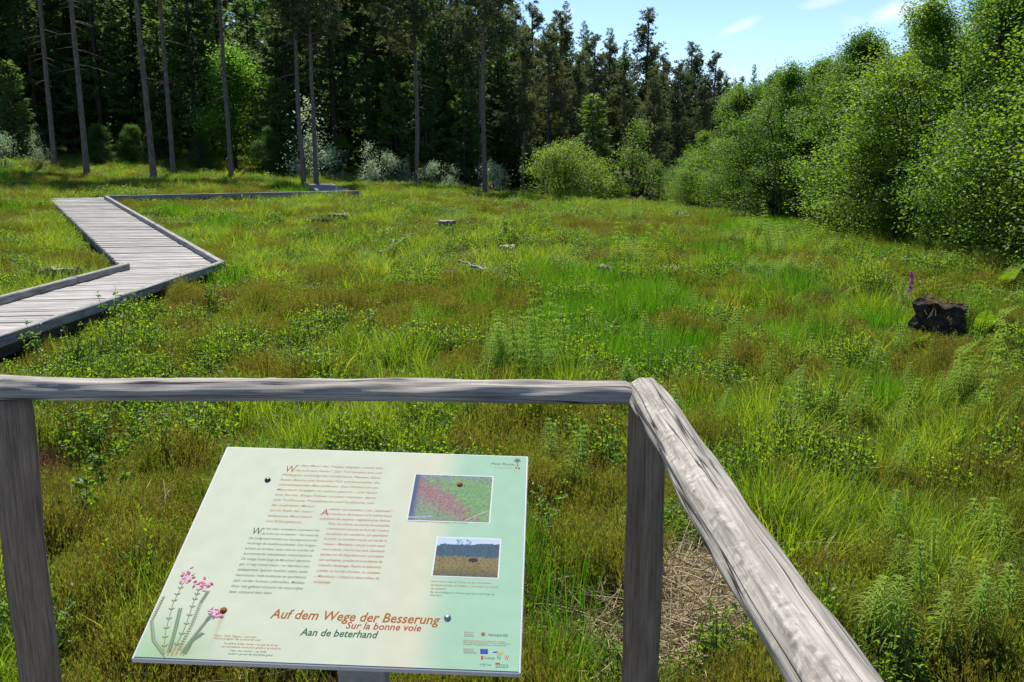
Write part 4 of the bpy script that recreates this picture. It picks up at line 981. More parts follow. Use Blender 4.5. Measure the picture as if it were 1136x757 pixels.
block('lettering', 'ol', ['er dem Moor das Wasser abgräbt, nimmt ihm', '„die Luft zum Atmen“. Der Torf zersetzt sich und', 'Pfeifengras verdrängt die schwächeren Pflanzen. Dann', 'fassen Bäume und Sträucher Fuß und beschatten die',
      'sonnenliebenden Moorpflanzen. Das Heidemoor am', 'Moorbach hingegen ist nahezu gesund – und damit', 'eine Rarität. Einige Fichten mussten weichen, damit', 'sich Torfmoose, Preiselbeeren und Faulbäume wie-', 'der ausbreiten. Mitten-', 'durch fließt der natur-', 'belassene Moorbach,', 'von Erlen gesäumt.'],
      (313, 528), (294.8, 579.5), (424.6, 520.5), starts={0: (328, 518), 1: (326, 523)}, ends={8: (349.8, 562), 9: (348, 568), 10: (347, 574), 11: (335, 580)})
block('lettering', 'gl', ['ie het veen ontwatert, ontneemt het', '„de lucht om te ademen“. Het veraarde', 'De turfgrond verteert en het pijpenstrootje', 'verdringt de zwakkere planten. Dan krijgen', 'bomen en struiken vaste voet en worden de', 'zonminnende veenplanten overschaduwd.', 'De venige heide langs de Moorbach daarente-', 'gen is nog vrijwel intact – en daardoor een', 'zeldzaamheid. Sparren moesten wijken, zodat', 'veenmossen, rode bosbessen en sporkehout', 'zich verder kunnen uitbreiden. Midden', 'door het gebied stroomt de natuurlijke', 'beek, omzoomd door elzen.'],
      (276, 598.5), (253.9, 658), (354.8, 589), starts={0: (291, 587), 1: (289, 592)}, ends={12: (301.6, 660)})
block('lettering', 'rl', ['ssécher une tourbière, c’est „l’asphyxier“:', 'la tourbe se décompose et la molinie bleue', 'supplante les espèces végétales plus faibles.', 'Puis, les arbres et autres broussailles', 's’enracinent ensuite et font de l’ombre', 'aux plantes des tourbières, qui apprécient', 'le soleil. La tourbière haute qui borde le', 'ruisseau « Moorbach » est par contre quasi-', 'ment intacte, c’est un cas rare. Quelques', 'épicéas ont dû disparaître pour permettre', 'aux sphaignes, airelles et bourdaines de', 's’étendre davantage. Fleurie et bâtiments', 'outillés et bordé d’aulnes, le ruisseau', '« Moorbach » s’étend au beau milieu de', 'ce paysage.'],
      (364, 582.5), (347.5, 647), (435.9, 567), i3=3, starts={0: (365, 567), 1: (364, 572), 2: (354.3, 577)}, ends={14: (366.9, 647.5)})
for ch, col, p0, p1, sz in (('W', 'o', (316, 524), (327.5, 524), .029), ('W', 'g', (279, 593), (290, 593), .026), ('A', 'r', (355, 572), (364, 572), .025)):
    mb = MB(); a = uvb(*p0); b_ = uvb(*p1); text(mb, ch, a[0], b_[0], a[1], sz, shear=.1); mb.build('initial_letter', TM[col], board)
for s, col, p0, p1, capx in (('Auf dem Wege der Besserung', 'o', (299.2, 686), (487.9, 691), 10.2), ('Sur la bonne voie', 'r', (383.4, 697.6), (467, 700), 7.6), ('Aan de beterhand', 'g', (332.4, 705.2), (418.9, 707.5), 8.0)):
    a = uvb(*p0); b_ = uvb(*p1); top = uvb(p0[0], p0[1] - capx); size = (top[1] - a[1]) / .7
    mb = MB(); text(mb, s, a[0], b_[0], a[1], size, shear=.2, bold=.013); o = mb.build('title_lettering', TM[col], board)
def small(s, col, p0, p1, size=.006, shear=.15, nm='lettering'):
    mb = MB(); a = uvb(*p0); b_ = uvb(*p1); text(mb, s, a[0], b_[0], a[1], size, shear=shear); return mb.build(nm, TM[col], board)
small('Torfmoospolster', 'ol', (452, 579), (476, 580)); small('Coussins de sphaignes', 'rl', (478, 580), (500, 580.6)); small('Veenmoskussen', 'gl', (502, 580.8), (519, 581))
small('Unten rechts: Reste der Fichten aus dem Moorbachtal', 'ol', (478, 646), (545, 647.5)); small('Quelques spirées, le ruisseau « Moorbach » a trouvé', 'rl', (478, 650), (552, 651.5)); small('sa place.', 'rl', (478, 654), (495, 654.3))
small('Op de achtergrond stromen sparren onderlangs de', 'gl', (477, 658), (548, 659)); small('Moorbach.', 'gl', (477, 661.5), (491, 661.8))
small('Moor, Wald, Magnet – und mehr.', 'ol', (238, 706.5), (285, 708.5)); small('Moore prägten die Landschaft weit', 'ol', (237, 709.5), (289, 711.8))
small('Tourbière, forêts, marais – ce type de sol est', 'rl', (248, 715), (308, 718)); small('en constante évolution grâce à la molinie', 'rl', (246, 718.5), (311, 721.5))
small('Veen, bos, marken – op heide', 'gl', (255, 723), (295, 725)); small('bodems groeit de dopheide goed', 'gl', (253, 726.5), (302, 729))
small('Moor-Route', 'k', (545, 516), (570, 517), .011, 0, 'logo_lettering'); small('Naturerlebnis ohne Grenzen', 'gl', (548, 519.5), (568, 520.5), .0035)
def vec(nm, col, polys, h=.0009):
    mb = MB()
    for pl in polys:
        pts_ = [bpt(*uvb(*q), h) for q in pl]; n_ = len(pts_); c = np.mean(pts_, 0); mb.add(np.array([c] + pts_), tris=[[0, 1 + (j + 1) % n_, 1 + j] for j in range(n_)])
    return mb.build(nm, TM[col], board)
def ell(cx, cy, rx, ry, n_=12): return [(cx + rx * math.cos(t), cy + ry * math.sin(t)) for t in np.linspace(0, 2 * np.pi, n_, endpoint=False)]
vec('tree_emblem', 'gl', [ell(574, 510.5, 3.4, 1.5), ell(572.3, 512, 2, 1), ell(575.8, 512, 2, 1), [(573.4, 511), (574.6, 511), (574.8, 518), (573.4, 518)]]); vec('emblem_dots', 'o', [ell(572.3, 519.5, 1.2, 1), ell(575.8, 520, 1.3, 1)])
small('Gefördert durch', 'ol', (515, 702.5), (526, 703), .005); small('Soutenu par', 'rl', (515, 704.5), (525, 705), .005); small('Bevorderd door', 'gl', (515, 706.6), (526, 707), .005)
vec('round_seal', 'st', [ell(536, 704, 2.7, 2.3)]); vec('round_seal_centre', 'k', [ell(536, 704, 1.2, 1)], .0014); small('Nationalpark Eifel', 'g', (541.5, 706), (563, 706.8), .0085, 0, 'logo_lettering')
small('Dieses Projekt wird durch die Europäische Union gefördert', 'ol', (514, 711.5), (561, 713), .0045); small('Ce projet est financé par l’Union européenne', 'rl', (514, 713.5), (566, 715.3), .0045); small('Dit project wordt gefinancierd door de Europese Unie', 'gl', (514, 715.7), (562, 717), .0045)
small('Finanziert durch', 'ol', (514, 721), (526, 721.5), .005); small('Financé par', 'rl', (514, 723), (526, 723.6), .005); small('Gefinancierd door', 'gl', (514, 725), (529, 725.5), .005)
vec('flag_emblem', 'b', [[(532.8, 720.3), (541.2, 720.6), (541.2, 726), (532.8, 725.8)]]); vec('flag_stars', 'y', [ell(537 + 1.9 * math.cos(t), 723.1 + 1.75 * math.sin(t), .28, .25, 5) for t in np.linspace(0, 2 * np.pi, 12, endpoint=False)], .0011)
vec('wave_emblem', 'b', [[(546.5, 723.6), (552, 723.2), (552.5, 724.4), (547, 724.6)]]); vec('swoosh_emblem', 'y', [[(551, 724.5), (557, 722.8), (558.5, 723.6), (556, 726), (552.5, 726.4)]])
vec('red_emblem', 'rr', [[(534, 728.3), (536.2, 728), (536, 732), (533.4, 732)]]); small('Der Landrat Region', 'k', (537.5, 731.5), (549, 732), .007, 0); small('N', 'gg', (551.4, 732.6), (555, 732.7), .015, 0, 'logo_lettering'); small('W.', 'rr', (559.4, 733), (565, 733.2), .015, 0, 'logo_lettering')
small('euregio maas', 'bl', (532, 738.5), (545, 739), .008, 0, 'logo_lettering'); vec('pink_emblem', 'rr', [[(549.5, 736), (554.5, 735.5), (554, 737.3), (549.5, 737.5)]]); small('2020', 'gg', (549.5, 741), (564, 741.5), .0105, 0, 'logo_lettering')
# printed photographs
def photo(nm, TLp, TRp, BRp, BLp, colf, nu, nv):
    q = [uvb(*p_) for p_ in (BLp, BRp, TRp, TLp)]; u0 = (q[0][0] + q[3][0]) / 2; u1 = (q[1][0] + q[2][0]) / 2; v0 = (q[0][1] + q[1][1]) / 2; v1 = (q[2][1] + q[3][1]) / 2
    bo = .003; sheet(nm + '_border', u0 - bo, v0 - bo, u1 + bo, v1 + bo, 2, 2, .0008, lambda U, V: np.tile(s2l((236, 240, 242)), (len(U), 1)), M['print'], board)
    sheet(nm, u0, v0, u1, v1, nu, nv, .0011, colf, M['print'], board)
def ph1(U, V):
    a = fbm(U * 3.2, V * 2.2, .12, 5, 5); f = fbm(U * 3.2, V * 2.2, .03, 15, 3)
    green = s2l((122, 164, 112)) * (.35 + 1.4 * f[:, None]); red = s2l((160, 118, 126)) * (.3 + 1.5 * f[:, None]); grey = s2l((140, 148, 158)) * (.2 + 1.6 * f[:, None]); oliv = s2l((132, 160, 100)) * (.3 + 1.5 * f[:, None])
    wg = np.clip(((U * 1.0 + V * .75) - .86 + (a - .5) * .9) / .08, 0, 1)[:, None] * np.clip((1.05 - V + (a - .5)) / .25, 0, 1)[:, None]
    wr = np.clip(1 - np.abs(V - (.75 - .72 * U) + (a - .5) * .35) / .3, 0, 1)[:, None] ** .5
    c = grey; c = c * .4 + oliv * .6; c = np.where(V[:, None] > .85, grey, c); c = c * (1 - wr) + red * wr; c = c * (1 - wg) + green * wg
    lb = np.exp(-((U - .02) / .05) ** 2)[:, None]; c = c * (1 - lb) + s2l((90, 110, 150)) * lb * .8
    br = ((np.abs(V - (.05 + .12 * U)) < .02) & (U < .28))[:, None]; c = np.where(br, s2l((160, 175, 205)), c)
    b3 = ((np.abs(V - (.02 + (U - .7) * .8)) < .012) & (U > .7) & (U < .97))[:, None]; return np.where(b3, s2l((190, 185, 165)), c)
def ph2(U, V):
    f = fbm(U * 3, V * 2, .05, 25, 4); s_ = fbm(U * 14, V * 2, .1, 35, 3)
    skyc = s2l((205, 222, 238)); hill = s2l((70, 98, 118)) * (.5 + 1.0 * s_[:, None]); fld = s2l((138, 124, 84)) * (.35 + 1.3 * f[:, None]); dk = s2l((80, 96, 84)) * (.35 + 1.2 * f[:, None])
    ridge = .78 + .1 * U + .06 * (fbm(U * 5, 0 * U, .2, 3, 3) - .5) + .09 * np.exp(-((U - .12) / .1) ** 2) * (fbm(U * 20, V * 9, .3, 4, 2))
    tr_ = (((np.abs(U - .36) < .05) | (np.abs(U - .5) < .05)) & (V < .97) & (fbm(U * 30, V * 20, .5, 8, 3) > .52))[:, None]
    c = np.where((V > ridge)[:, None], skyc, hill); c = np.where(tr_ & (V > ridge)[:, None], s2l((120, 145, 165)), c)
    w = np.clip((.52 - V + (f - .5) * .12) / .05, 0, 1)[:, None]; c = c * (1 - w) + fld * w; w2 = np.clip((.25 - V) / .2, 0, 1)[:, None] * .6; c = c * (1 - w2) + dk * w2
    st = ((((U - .6) / .08) ** 2 + ((V - .42) / .055) ** 2) < 1)[:, None]; return np.where(st, s2l((54, 56, 58)), c)
photo('moss_photograph', (460.5, 527), (545.5, 529.5), (543, 580), (453.5, 577), ph1, 130, 90)
photo('moor_photograph', (485, 597), (554, 599), (552.5, 641), (481, 639), ph2, 110, 80)
# printed heath flower
mbs = {k: MB() for k in ('lg', 'st', 'p', 'pl')}
def stem(pts_, w=1.0, lf=1.0, flower=None, tipg=False):
    pts_ = np.array(pts_, float); t = np.linspace(0, 1, 16); k = np.linspace(0, 1, len(pts_)); X_ = np.interp(t, k, pts_[:, 0]); Y_ = np.interp(t, k, pts_[:, 1])
    P = np.array([bpt(*uvb(a, b), .0011) for a, b in zip(X_, Y_)]); mbs['st'].ribbons(P[None], .0014 * w, unit(np.cross(P[-1] - P[0], Nn)[None]))
    tn = unit((P[-1] - P[0])[None])[0]; sd_ = np.cross(tn, Nn)
    for i in range(2, 34):
        f = i / 34; c = np.array([np.interp(f, t, P[:, j]) for j in range(3)])
        if lf >= 1: c = c + sd_ * .0006
        for sg in (-1, 1):
            if lf < 1 and i % 4: continue
            mbs['lg'].leaves(c[None] + Nn * .0001 * i / 48, unit((tn * .8 + sd_ * sg)[None]), Nn[None], (.0056 if lf >= 1 else .008), (.0013 if lf >= 1 else .0022), fold=0)
    if flower:
        for i in range(26):
            a = rng.normal(0, .5, 2); c = np.array(flower[:2]) + a * np.array([flower[2], flower[3]]); q = bpt(*uvb(*c), .0014 + .00002 * i); d_ = unit((Ru * rng.normal() + Uu * rng.normal())[None])
            mbs['p' if i % 3 == 0 else 'pl'].leaves(q[None], d_, Nn[None], .009, .005, fold=0)
stem([(183, 730), (170, 712), (168, 690), (182, 662)]); stem([(181, 728), (184, 700), (192, 670), (202, 650)], lf=.5, flower=(208, 641, 7, 6)); stem([(186, 728), (194, 700), (200, 675)]); stem([(190, 728), (206, 695), (215, 668), (222, 652)], lf=.5, flower=(226, 648, 8, 6))
stem([(195, 727), (212, 695), (222, 670), (231, 656)]); stem([(200, 727), (214, 708), (232, 685)]); stem([(203, 728), (212, 712), (225, 703)]); stem([(228, 690), (234, 683), (238, 680)], flower=(238, 680, 8, 6.5))
for k_, m_ in mbs.items(): m_.build('printed_heath_flower', TM[k_], board)
# screws
M['steel'] = flatmat('zinc_screw', (.3, .31, .33), .3, .5, .9); M['rusty'] = noisemat('rusty_screw', [(.3, (.12, .04, .015)), (.7, (.42, .16, .05))], scale=300, metal=.3)
M['darkscrew'] = flatmat('dark_screw', (.06, .06, .07), .3, .5, .7)
def screw(px_, py_, mat):
    u_, v_ = uvb(px_, py_); mb = MB(); r_ = .0068; V = []; n_ = 14
    for k in range(5):
        a = k / 4 * math.pi / 2; V += [bpt(u_ + r_ * math.cos(a) * math.cos(t), v_ + r_ * math.cos(a) * math.sin(t), .0008 + r_ * .62 * math.sin(a)) for t in np.linspace(0, 2 * np.pi, n_, endpoint=False)]
    q = [[k * n_ + j, k * n_ + (j + 1) % n_, (k + 1) * n_ + (j + 1) % n_, (k + 1) * n_ + j] for k in range(4) for j in range(n_)]
    mb.add(V, quads=q, smooth=True); mb.build('screw', M[mat], board)
screw(297, 533, 'darkscrew'); screw(510, 538, 'rusty'); screw(248, 677.5, 'rusty'); screw(496.5, 686, 'steel')
# stand
M['stand'] = noisemat('galvanised_stand', [(.3, (.16, .165, .17)), (.7, (.26, .265, .27))], scale=40, rough=.5, bump=.1, metal=.2)
pc = bpt(*uvb(396, 742), -.02); base_z = -B0[2]
mb = MB(); cx_, cy_ = pc[0], pc[1] + .06
mb.box((cx_, cy_, (base_z - .02) / 2), (.043, 0, 0), (0, .025, 0), (0, 0, (-.02 - base_z) / 2)); so = mb.build('stand_post', M['stand'], board)
bv = so.modifiers.new('b', 'BEVEL'); bv.width = .004; bv.segments = 2
mb = MB(); mb.box(bpt(BWd * .56, BHt * .45, -.03), Ru * .12, Uu * .15, Nn * .012); mb.build('bracket', M['stand'], board)

# ------------------------------------------------------------------ individual plants on the mire
HT = [horsetail_mesh(h, nw, 11, 0).mesh('horsetail', M['horse']) for h, nw in ((.45, 12), (.38, 10), (.5, 13), (.42, 11))]
hx = [(989, 605), (990, 655), (1015, 700), (1050, 690), (955, 470), (995, 540), (905, 300), (1060, 500), (1110, 640), (1085, 610), (930, 500), (1022, 520), (960, 720), (1040, 745), (1075, 735), (1120, 720), (985, 745), (1030, 640),
      (735, 380), (715, 372), (660, 375), (612, 410), (540, 418), (468, 395), (466, 360), (705, 345), (870, 395), (893, 372), (855, 425), (845, 440), (900, 410), (925, 430), (965, 410), (985, 425), (1010, 440), (1040, 450), (1000, 390), (1030, 400), (1065, 430), (1095, 455), (1120, 480), (1125, 560),
      (820, 380), (840, 355), (800, 345), (780, 340), (805, 410), (760, 410), (935, 370), (950, 350), (880, 345), (750, 470), (800, 470), (610, 515), (630, 545), (655, 445), (700, 610), (1100, 390), (1070, 365), (1120, 420), (520, 470), (1088, 700), (1000, 470), (880, 480), (890, 455), (940, 455), (915, 470), (860, 480)]
ORD = 'first second third fourth fifth sixth seventh eighth ninth tenth eleventh twelfth thirteenth fourteenth fifteenth sixteenth seventeenth eighteenth nineteenth twentieth'.split()
BANDS = [(0, 362, 'in the far row beyond the dark stump'), (362, 400, 'in the row level with the dark stump'), (400, 436, 'in the row just above the corner post'), (436, 476, 'in the row level with the corner post'), (476, 590, 'in the row level with the top of the board'),
         (590, 672, 'in the row beside the middle of the diagonal rail'), (672, 900, 'in the nearest row at the bottom right')]
lab_of = {}
for lo, hi, ph in BANDS:
    for k, q in enumerate(sorted([h_ for h_ in hx if lo <= h_[1] < hi])): lab_of[q] = ORD[k] + ' horsetail from the left ' + ph
for i, (a, b_) in enumerate(hx):
    q = gpix(a, b_ + 14); o = link(bpy.data.objects.new('horsetail', HT[i % 4])); o.location = q; o.rotation_euler = (rng.normal(0, .08), rng.normal(0, .08), rng.uniform(0, 6)); s_ = rng.uniform(.85, 1.15); o.scale = (s_,) * 3
    tag(o, lab_of[(a, b_)], 'horsetail', 'single horsetails standing in the mire')
FN = [fern_mb(n_, L_, t_).mesh('fern', M['fern']) for n_, L_, t_ in ((4, .5, 1.0), (3, .42, 1.3), (5, .4, 1.1))]
ferns = [(885, 455, 'yellow green fern with upright fronds beyond the corner post'), (868, 440, 'smaller pale fern left of the upright fern'), (832, 510, 'small fern close right of the corner post'), (1004, 384, 'fern growing at the left foot of the dark stump'), (1044, 402, 'fern in front of the dark stump'), (960, 300, 'fern catching light on the slope below the alders'),
         (1090, 360, 'fern with pale fronds right of the dark stump'), (1075, 345, 'fern behind the dark stump'), (985, 395, 'fern left below the dark stump'), (925, 330, 'pale fern left of the purple foxglove'), (705, 265, 'far small fern in the middle of the mire'), (740, 395, 'fern in the deep green rushes'), (1110, 310, 'fern near the shade of the right alders')]
for i, (a, b_, lab) in enumerate(ferns):
    o = link(bpy.data.objects.new('fern', FN[i % 3])); o.location = gpix(a, b_ + 12); o.rotation_euler = (0, 0, rng.uniform(0, 6)); s_ = rng.uniform(.8, 1.1); o.scale = (s_,) * 3; tag(o, lab, 'fern')
def sapling_proto(h, n, per, ls, lf):
    tr, cr = MB(), MB()
    for i in range(n):
        a = rng.uniform(0, 6.28); t = np.linspace(0, 1, 6); ln = h * rng.uniform(.6, 1.0); sp_ = rng.uniform(.05, .35)
        P = np.stack([math.cos(a) * sp_ * h * t ** 1.3, math.sin(a) * sp_ * h * t ** 1.3, ln * t - .03], 1); tr.tubes(P, .005 * (1.1 - t) * (h / .8) ** .5 + .0008, 4)
        nb_ = 9; s_ = rng.uniform(.25, .95, nb_); c = np.stack([np.interp(s_, t, P[:, j]) for j in range(3)], 1); d = unit(rdir(nb_, (.1, .8))); LL = rng.uniform(.08, .26, nb_) * h * (1.1 - s_)
        k = np.linspace(0, 1, 4)[None, :, None]; B = c[:, None] + d[:, None] * LL[:, None, None] * k; tr.tubes(B, .0022 * (1.1 - np.linspace(0, 1, 4))[None], 3)
        tt = rng.uniform(.1, 1.05, (nb_, per))[..., None]; pos = (c[:, None] + d[:, None] * LL[:, None, None] * tt).reshape(-1, 3)
        tt2 = rng.uniform(.3, 1, 12); pos = np.concatenate([pos, np.stack([np.interp(tt2, t, P[:, j]) for j in range(3)], 1)]); m_ = len(pos)
        cr.leaves(pos, unit(rdir(m_, (-.3, .6))), unit(rdir(m_, (.2, 1))), ls * rng.uniform(.6, 1.2, m_), ls * rng.uniform(.45, .7, m_), fold=.12)
    return tr.mesh('stem', M['stem']), cr.mesh('foliage', lf)
SAP = [sapling_proto(.8, 4, 7, .035, M['sap']), sapling_proto(.6, 5, 7, .03, M['sap']), sapling_proto(.5, 3, 6, .045, M['birch'])]
saps = [(130, 400, 0, 1.15, 'tall leafy sapling growing against the near boardwalk kerb'), (85, 415, 1, 1.1, 'small leaved bush below the boardwalk left of the tall sapling'), (185, 425, 1, .9, 'small leaved bush right of the tall sapling'), (40, 405, 1, 1.0, 'leafy bush under the boardwalk at the left edge'),
        (205, 318, 2, .7, 'little sapling sprouting over the kerb at the boardwalk corner'), (180, 520, 0, .75, 'dense glossy bush just below the long rail'), (110, 510, 1, 1.0, 'light green bush below the long rail left'), (215, 515, 1, .9, 'glossy leaved bush beside the top left of the board'), (95, 590, 2, 1.0, 'yellow leaved sapling between left post and board'),
        (120, 560, 2, .9, 'pale sapling above the yellow leaved one'), (598, 640, 0, .6, 'leafy bush along the right edge of the board'), (610, 600, 1, .8, 'bright leafy bush right of the moss photograph'), (412, 375, 1, 1.0, 'light green bush in the middle of the mire'), (235, 345, 1, 1.1, 'low bush right of the boardwalk corner'), (290, 400, 1, 1.0, 'small leaved bush above the long rail'),
        (560, 265, 2, 1.3, 'light bush near the middle stumps'), (500, 262, 2, 1.0, 'yellow green sapling left of the middle stump'), (680, 380, 2, .9, 'pale sapling in the deep green rushes'), (880, 420, 2, .9, 'yellow sapling amid horsetails'), (1000, 335, 0, .55, 'yellow green shrub left of the foxglove'), (850, 240, 0, 1.3, 'pale sapling at the foot of the dark blue green alder'),
        (370, 757, 2, .8, 'bright leafy plant under the middle of the board'), (60, 745, 1, .8, 'low leafy plant at the foot of the left post'), (300, 757, 2, .7, 'bright leafy plant under the left part of the board')]
for i, (a, b_, k_, s_, lab) in enumerate(saps):
    plant('sapling', SAP[k_], gpix(a, b_ + 6), rng.uniform(0, 6), s_, lab, 'sapling', parts=('stem', 'foliage'))

# ------------------------------------------------------------------ stumps, logs, foxglove
M['stump'] = noisemat('peaty_stump', [(.3, (.012, .009, .007)), (.5, (.04, .028, .02)), (.66, (.1, .07, .045)), (.8, (.2, .13, .05))], scale=14, bump=1.0, dist=.03)
M['stumpgrey'] = noisemat('grey_stump', [(.3, (.06, .055, .05)), (.55, (.2, .18, .16)), (.75, (.38, .35, .31))], scale=16, stretch=(2, 2, .6), bump=.8)
M['cutwood'] = noisemat('old_cut_wood', [(.3, (.16, .12, .09)), (.7, (.42, .36, .28))], scale=22, bump=.4)
M['mosst'] = leafmat('stump_moss', [(0, (.12, .1, .02)), (.5, (.22, .17, .03)), (1, (.3, .28, .06))], tf=.2, rough=.9)
def stump(name, loc, r, h, mat, flare, amp, seed, label, top_mat=None, moss=0, roots=4, cat='tree stump'):
    e = empty(name, loc); tag(e, label, cat); K, J = 14, 36; V = []
    for k in range(K):
        t = k / (K - 1)
        for j in range(J):
            a = j / J * 2 * math.pi; rr = r * (1 + flare * (1 - t) ** 2 * (1 + .8 * math.cos(roots * a + seed)) + (.12 * t if flare < 0.05 else 0))
            rr *= 1 + amp * mnoise.noise((math.cos(a) * 2 + seed, math.sin(a) * 2, t * 2)) + amp * .5 * mnoise.noise((math.cos(a) * 6 + seed, math.sin(a) * 6, t * 5))
            zz = -.12 + (h + .12) * t + (amp * .25 * mnoise.noise((math.cos(a) * 2 + seed, math.sin(a) * 2, 7)) * t)
            V.append((rr * math.cos(a), rr * math.sin(a), zz))
    q = [[k * J + j, k * J + (j + 1) % J, (k + 1) * J + (j + 1) % J, (k + 1) * J + j] for k in range(K - 1) for j in range(J)]
    mb = MB(); mb.add(V, quads=q, smooth=False); mb.build('bark', M[mat], e)
    # top surface, rings of vertices inward
    T = []; top = V[-J:]
    for rr_ in np.linspace(1, .02, 8):
        for j in range(J):
            x_, y_, z_ = top[j]; T.append((x_ * rr_ * .995, y_ * rr_ * .995, h + (z_ - h) * rr_ + .03 * amp * 3 * mnoise.noise((x_ * rr_ * 9, y_ * rr_ * 9, seed)) * (rr_ < .99)))
    q = [[k * J + j, k * J + (j + 1) % J, (k + 1) * J + (j + 1) % J, (k + 1) * J + j] for k in range(7) for j in range(J)]
    mb = MB(); mb.add(T, quads=q); mb.build('top', M[top_mat or mat], e)
    if moss:
        mb = MB(); n_ = moss; a = rng.uniform(0, 6.28, n_); rr = r * np.sqrt(rng.uniform(0, 1, n_)); side_ = a
        pos = np.stack([rr * np.cos(a) * 1.02, rr * np.sin(a) * 1.02, h + 0 * a + .0], 1); keep = fbm(pos[:, 0], pos[:, 1], r * .7, int(seed * 10), 2) > .48; pos = pos[keep]
        mb.leaves(pos, unit(rdir(len(pos), (.3, 1))), rdir(len(pos), (0, 1)), .03, .012); mb.build('moss', M['mosst'], e)
    return e
sp_ = gpix(1040, 372); stump('tree_stump', sp_ + [0, 0, 0], .25, .42, 'stump', .4, .6, 1.7, 'dark peaty tree stump with mossy top on the right side', moss=500)
sp_ = gpix(496, 259); stump('tree_stump', sp_, .2, .34, 'stumpgrey', .15, .12, 2.9, 'grey sawn stump in the middle of the mire', 'cutwood')
sp_ = gpix(375, 247); stump('tree_stump', sp_, .24, .26, 'stumpgrey', .2, .15, 3.9, 'low grey stump left of the middle of the mire', 'cutwood', moss=200)
sp_ = gpix(356, 250); stump('tree_stump', sp_ + [0, 0, .0], .2, .2, 'stump', .3, .3, 5.1, 'small dark stump just left of the low grey one')
sp_ = gpix(500, 312); stump('tree_stump', sp_, .12, .2, 'stumpgrey', .3, .4, 6.3, 'small split pale stump below the middle stump', 'cutwood')
sp_ = gpix(563, 282); stump('tree_stump', sp_, .14, .2, 'stumpgrey', .2, .2, 7.7, 'small grey stump right of the middle stump', 'cutwood')
sp_ = gpix(672, 306); stump('tree_stump', sp_, .13, .2, 'stumpgrey', .25, .3, 8.3, 'small grey stump by the edge of the green rushes', 'cutwood')
sp_ = gpix(745, 302); stump('tree_stump', sp_, .2, .14, 'cutwood', .1, .15, 9.3, 'low flat pale stump right of the green rushes', 'cutwood')
sp_ = gpix(64, 312); stump('tree_stump', sp_ + [0, 0, .06], .32, .2, 'stumpgrey', .1, .3, 10.3, 'yellow mossy stump beside the near boardwalk kerb', 'mosst' if 0 else 'cutwood', moss=900)
def stick(name, pts_, r0, mat, label, cat='branch'):
    pts_ = np.array(pts_, float); o0 = pts_[0].copy(); P = pts_ - o0; t = np.linspace(0, 1, 14); k = np.linspace(0, 1, len(P)); Q = np.stack([np.interp(t, k, P[:, j]) for j in range(3)], 1) + rng.normal(0, r0 * .5, (14, 3))
    mb = MB(); mb.tubes(Q, r0 * (1.1 - .7 * t), 7, cap=True)
    for s_ in (.35, .6): 
        i_ = int(s_ * 13); d = unit(rng.normal(0, 1, (1, 3)) + [[0, 0, .8]])[0]; mb.tubes(np.array([Q[i_] + d * l for l in (0, .07, .15)]), np.array([.5, .35, .15]) * r0, 5)
    o = mb.build(name, M[mat], None); o.location = o0; tag(o, label, cat)
def lift(p_, h): return p_ + np.array([0, 0, h])
stick('fallen_branch', [lift(gpix(420, 286), .12), lift(gpix(442, 278), .22), lift(gpix(462, 271), .3)], .035, 'stumpgrey', 'bare grey branch lying left below the middle stump')
stick('fallen_branch', [lift(gpix(760, 640), .1), lift(gpix(790, 655), .12), lift(gpix(820, 690), .05)], .008, 'stumpgrey', 'thin dry branch on the dead grass right of the corner post')
stick('fallen_branch', [lift(gpix(735, 700), .1), lift(gpix(800, 720), .12), lift(gpix(850, 715), .08)], .007, 'cutwood', 'pale dry twig low under the diagonal rail')
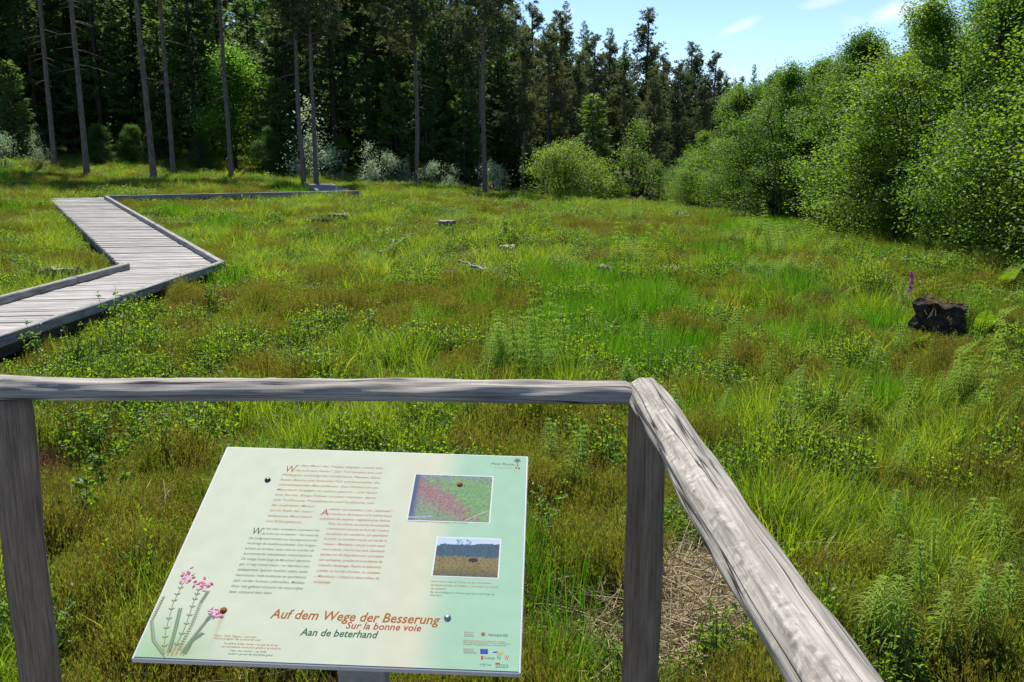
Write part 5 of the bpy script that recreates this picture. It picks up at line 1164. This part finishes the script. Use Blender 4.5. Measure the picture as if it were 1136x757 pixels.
for (a, b_, c_, d_, lab) in ((578, 282, 600, 279, 'short grey branch right of the middle stump'), (640, 292, 668, 288, 'grey branch by the edge of the green rushes'), (452, 268, 474, 262, 'thin pale branch pointing at the middle stump'), (560, 296, 574, 290, 'stubby pale branch in the reddish patch'), (1085, 433, 1120, 425, 'pale branch on the slope right below the dark stump'), (440, 296, 458, 299, 'pale branch in the rusty patch left of the split stump')):
    stick('fallen_branch', [lift(gpix(a, b_), .07), lift(gpix((a + c_) / 2, (b_ + d_) / 2), .15), lift(gpix(c_, d_), .2)], .02, 'stumpgrey' if a % 4 else 'cutwood', lab)
stick('fallen_branch', [lift(gpix(540, 312), .2), lift(gpix(510, 308), .3)], .03, 'cutwood', 'short pale branch leaning by the small split stump')
# foxglove
q = gpix(1007, 354); fx = empty('foxglove', q); tag(fx, 'single purple foxglove left of the dark stump', 'foxglove')
mb = MB(); t = np.linspace(0, 1, 6); mb.tubes(np.stack([0 * t, 0 * t, t * .66], 1), .004 * (1.2 - t), 5); mb.build('stem', M['sap'], fx)
mb = MB(); n_ = 40; zt = rng.uniform(.38, .66, n_); d = unit(rdir(n_, (-.9, -.2))); mb.leaves(np.stack([0 * zt, 0 * zt, zt], 1), d, rdir(n_, (0, 1)), .05 * (1.3 - zt * 1.2), .034)
mb.build('blossom', leafmat('foxglove_purple', [(0, (.22, .03, .2)), (1, (.4, .08, .34))], tf=.35, trans=(1.4, 1.1, 1.4)), fx)
# dry twigs tangled on the dead grass patch: part of the litter, nobody could count them
mb = MB()
for (a, b_, sp1, cnt) in ((775, 680, .36, 700), (110, 600, .2, 110), (230, 748, .2, 160)):
    c = gpix(a, b_); P0 = c + np.stack([rng.normal(0, sp1, cnt), rng.normal(0, sp1, cnt), np.zeros(cnt)], 1); P0[:, 2] = gz(P0[:, 0], P0[:, 1]) + rng.uniform(.03, .16, cnt)
    d = rdir(cnt, (-.15, .35)); L_ = rng.uniform(.1, .35, cnt); t = np.linspace(0, 1, 5)[None, :, None]; bend = rng.normal(0, .06, (cnt, 3))
    mb.tubes(P0[:, None] + d[:, None] * L_[:, None, None] * t + bend[:, None] * t * t, np.full((cnt, 5), .0026), 3)
o = mb.build('dry_twigs', M['straw']); tag(o, 'tangle of pale dry twigs and stalks around the corner post', 'dry twigs', kind='stuff')
print('objects', len(bpy.data.objects), 'ground clumps', n)
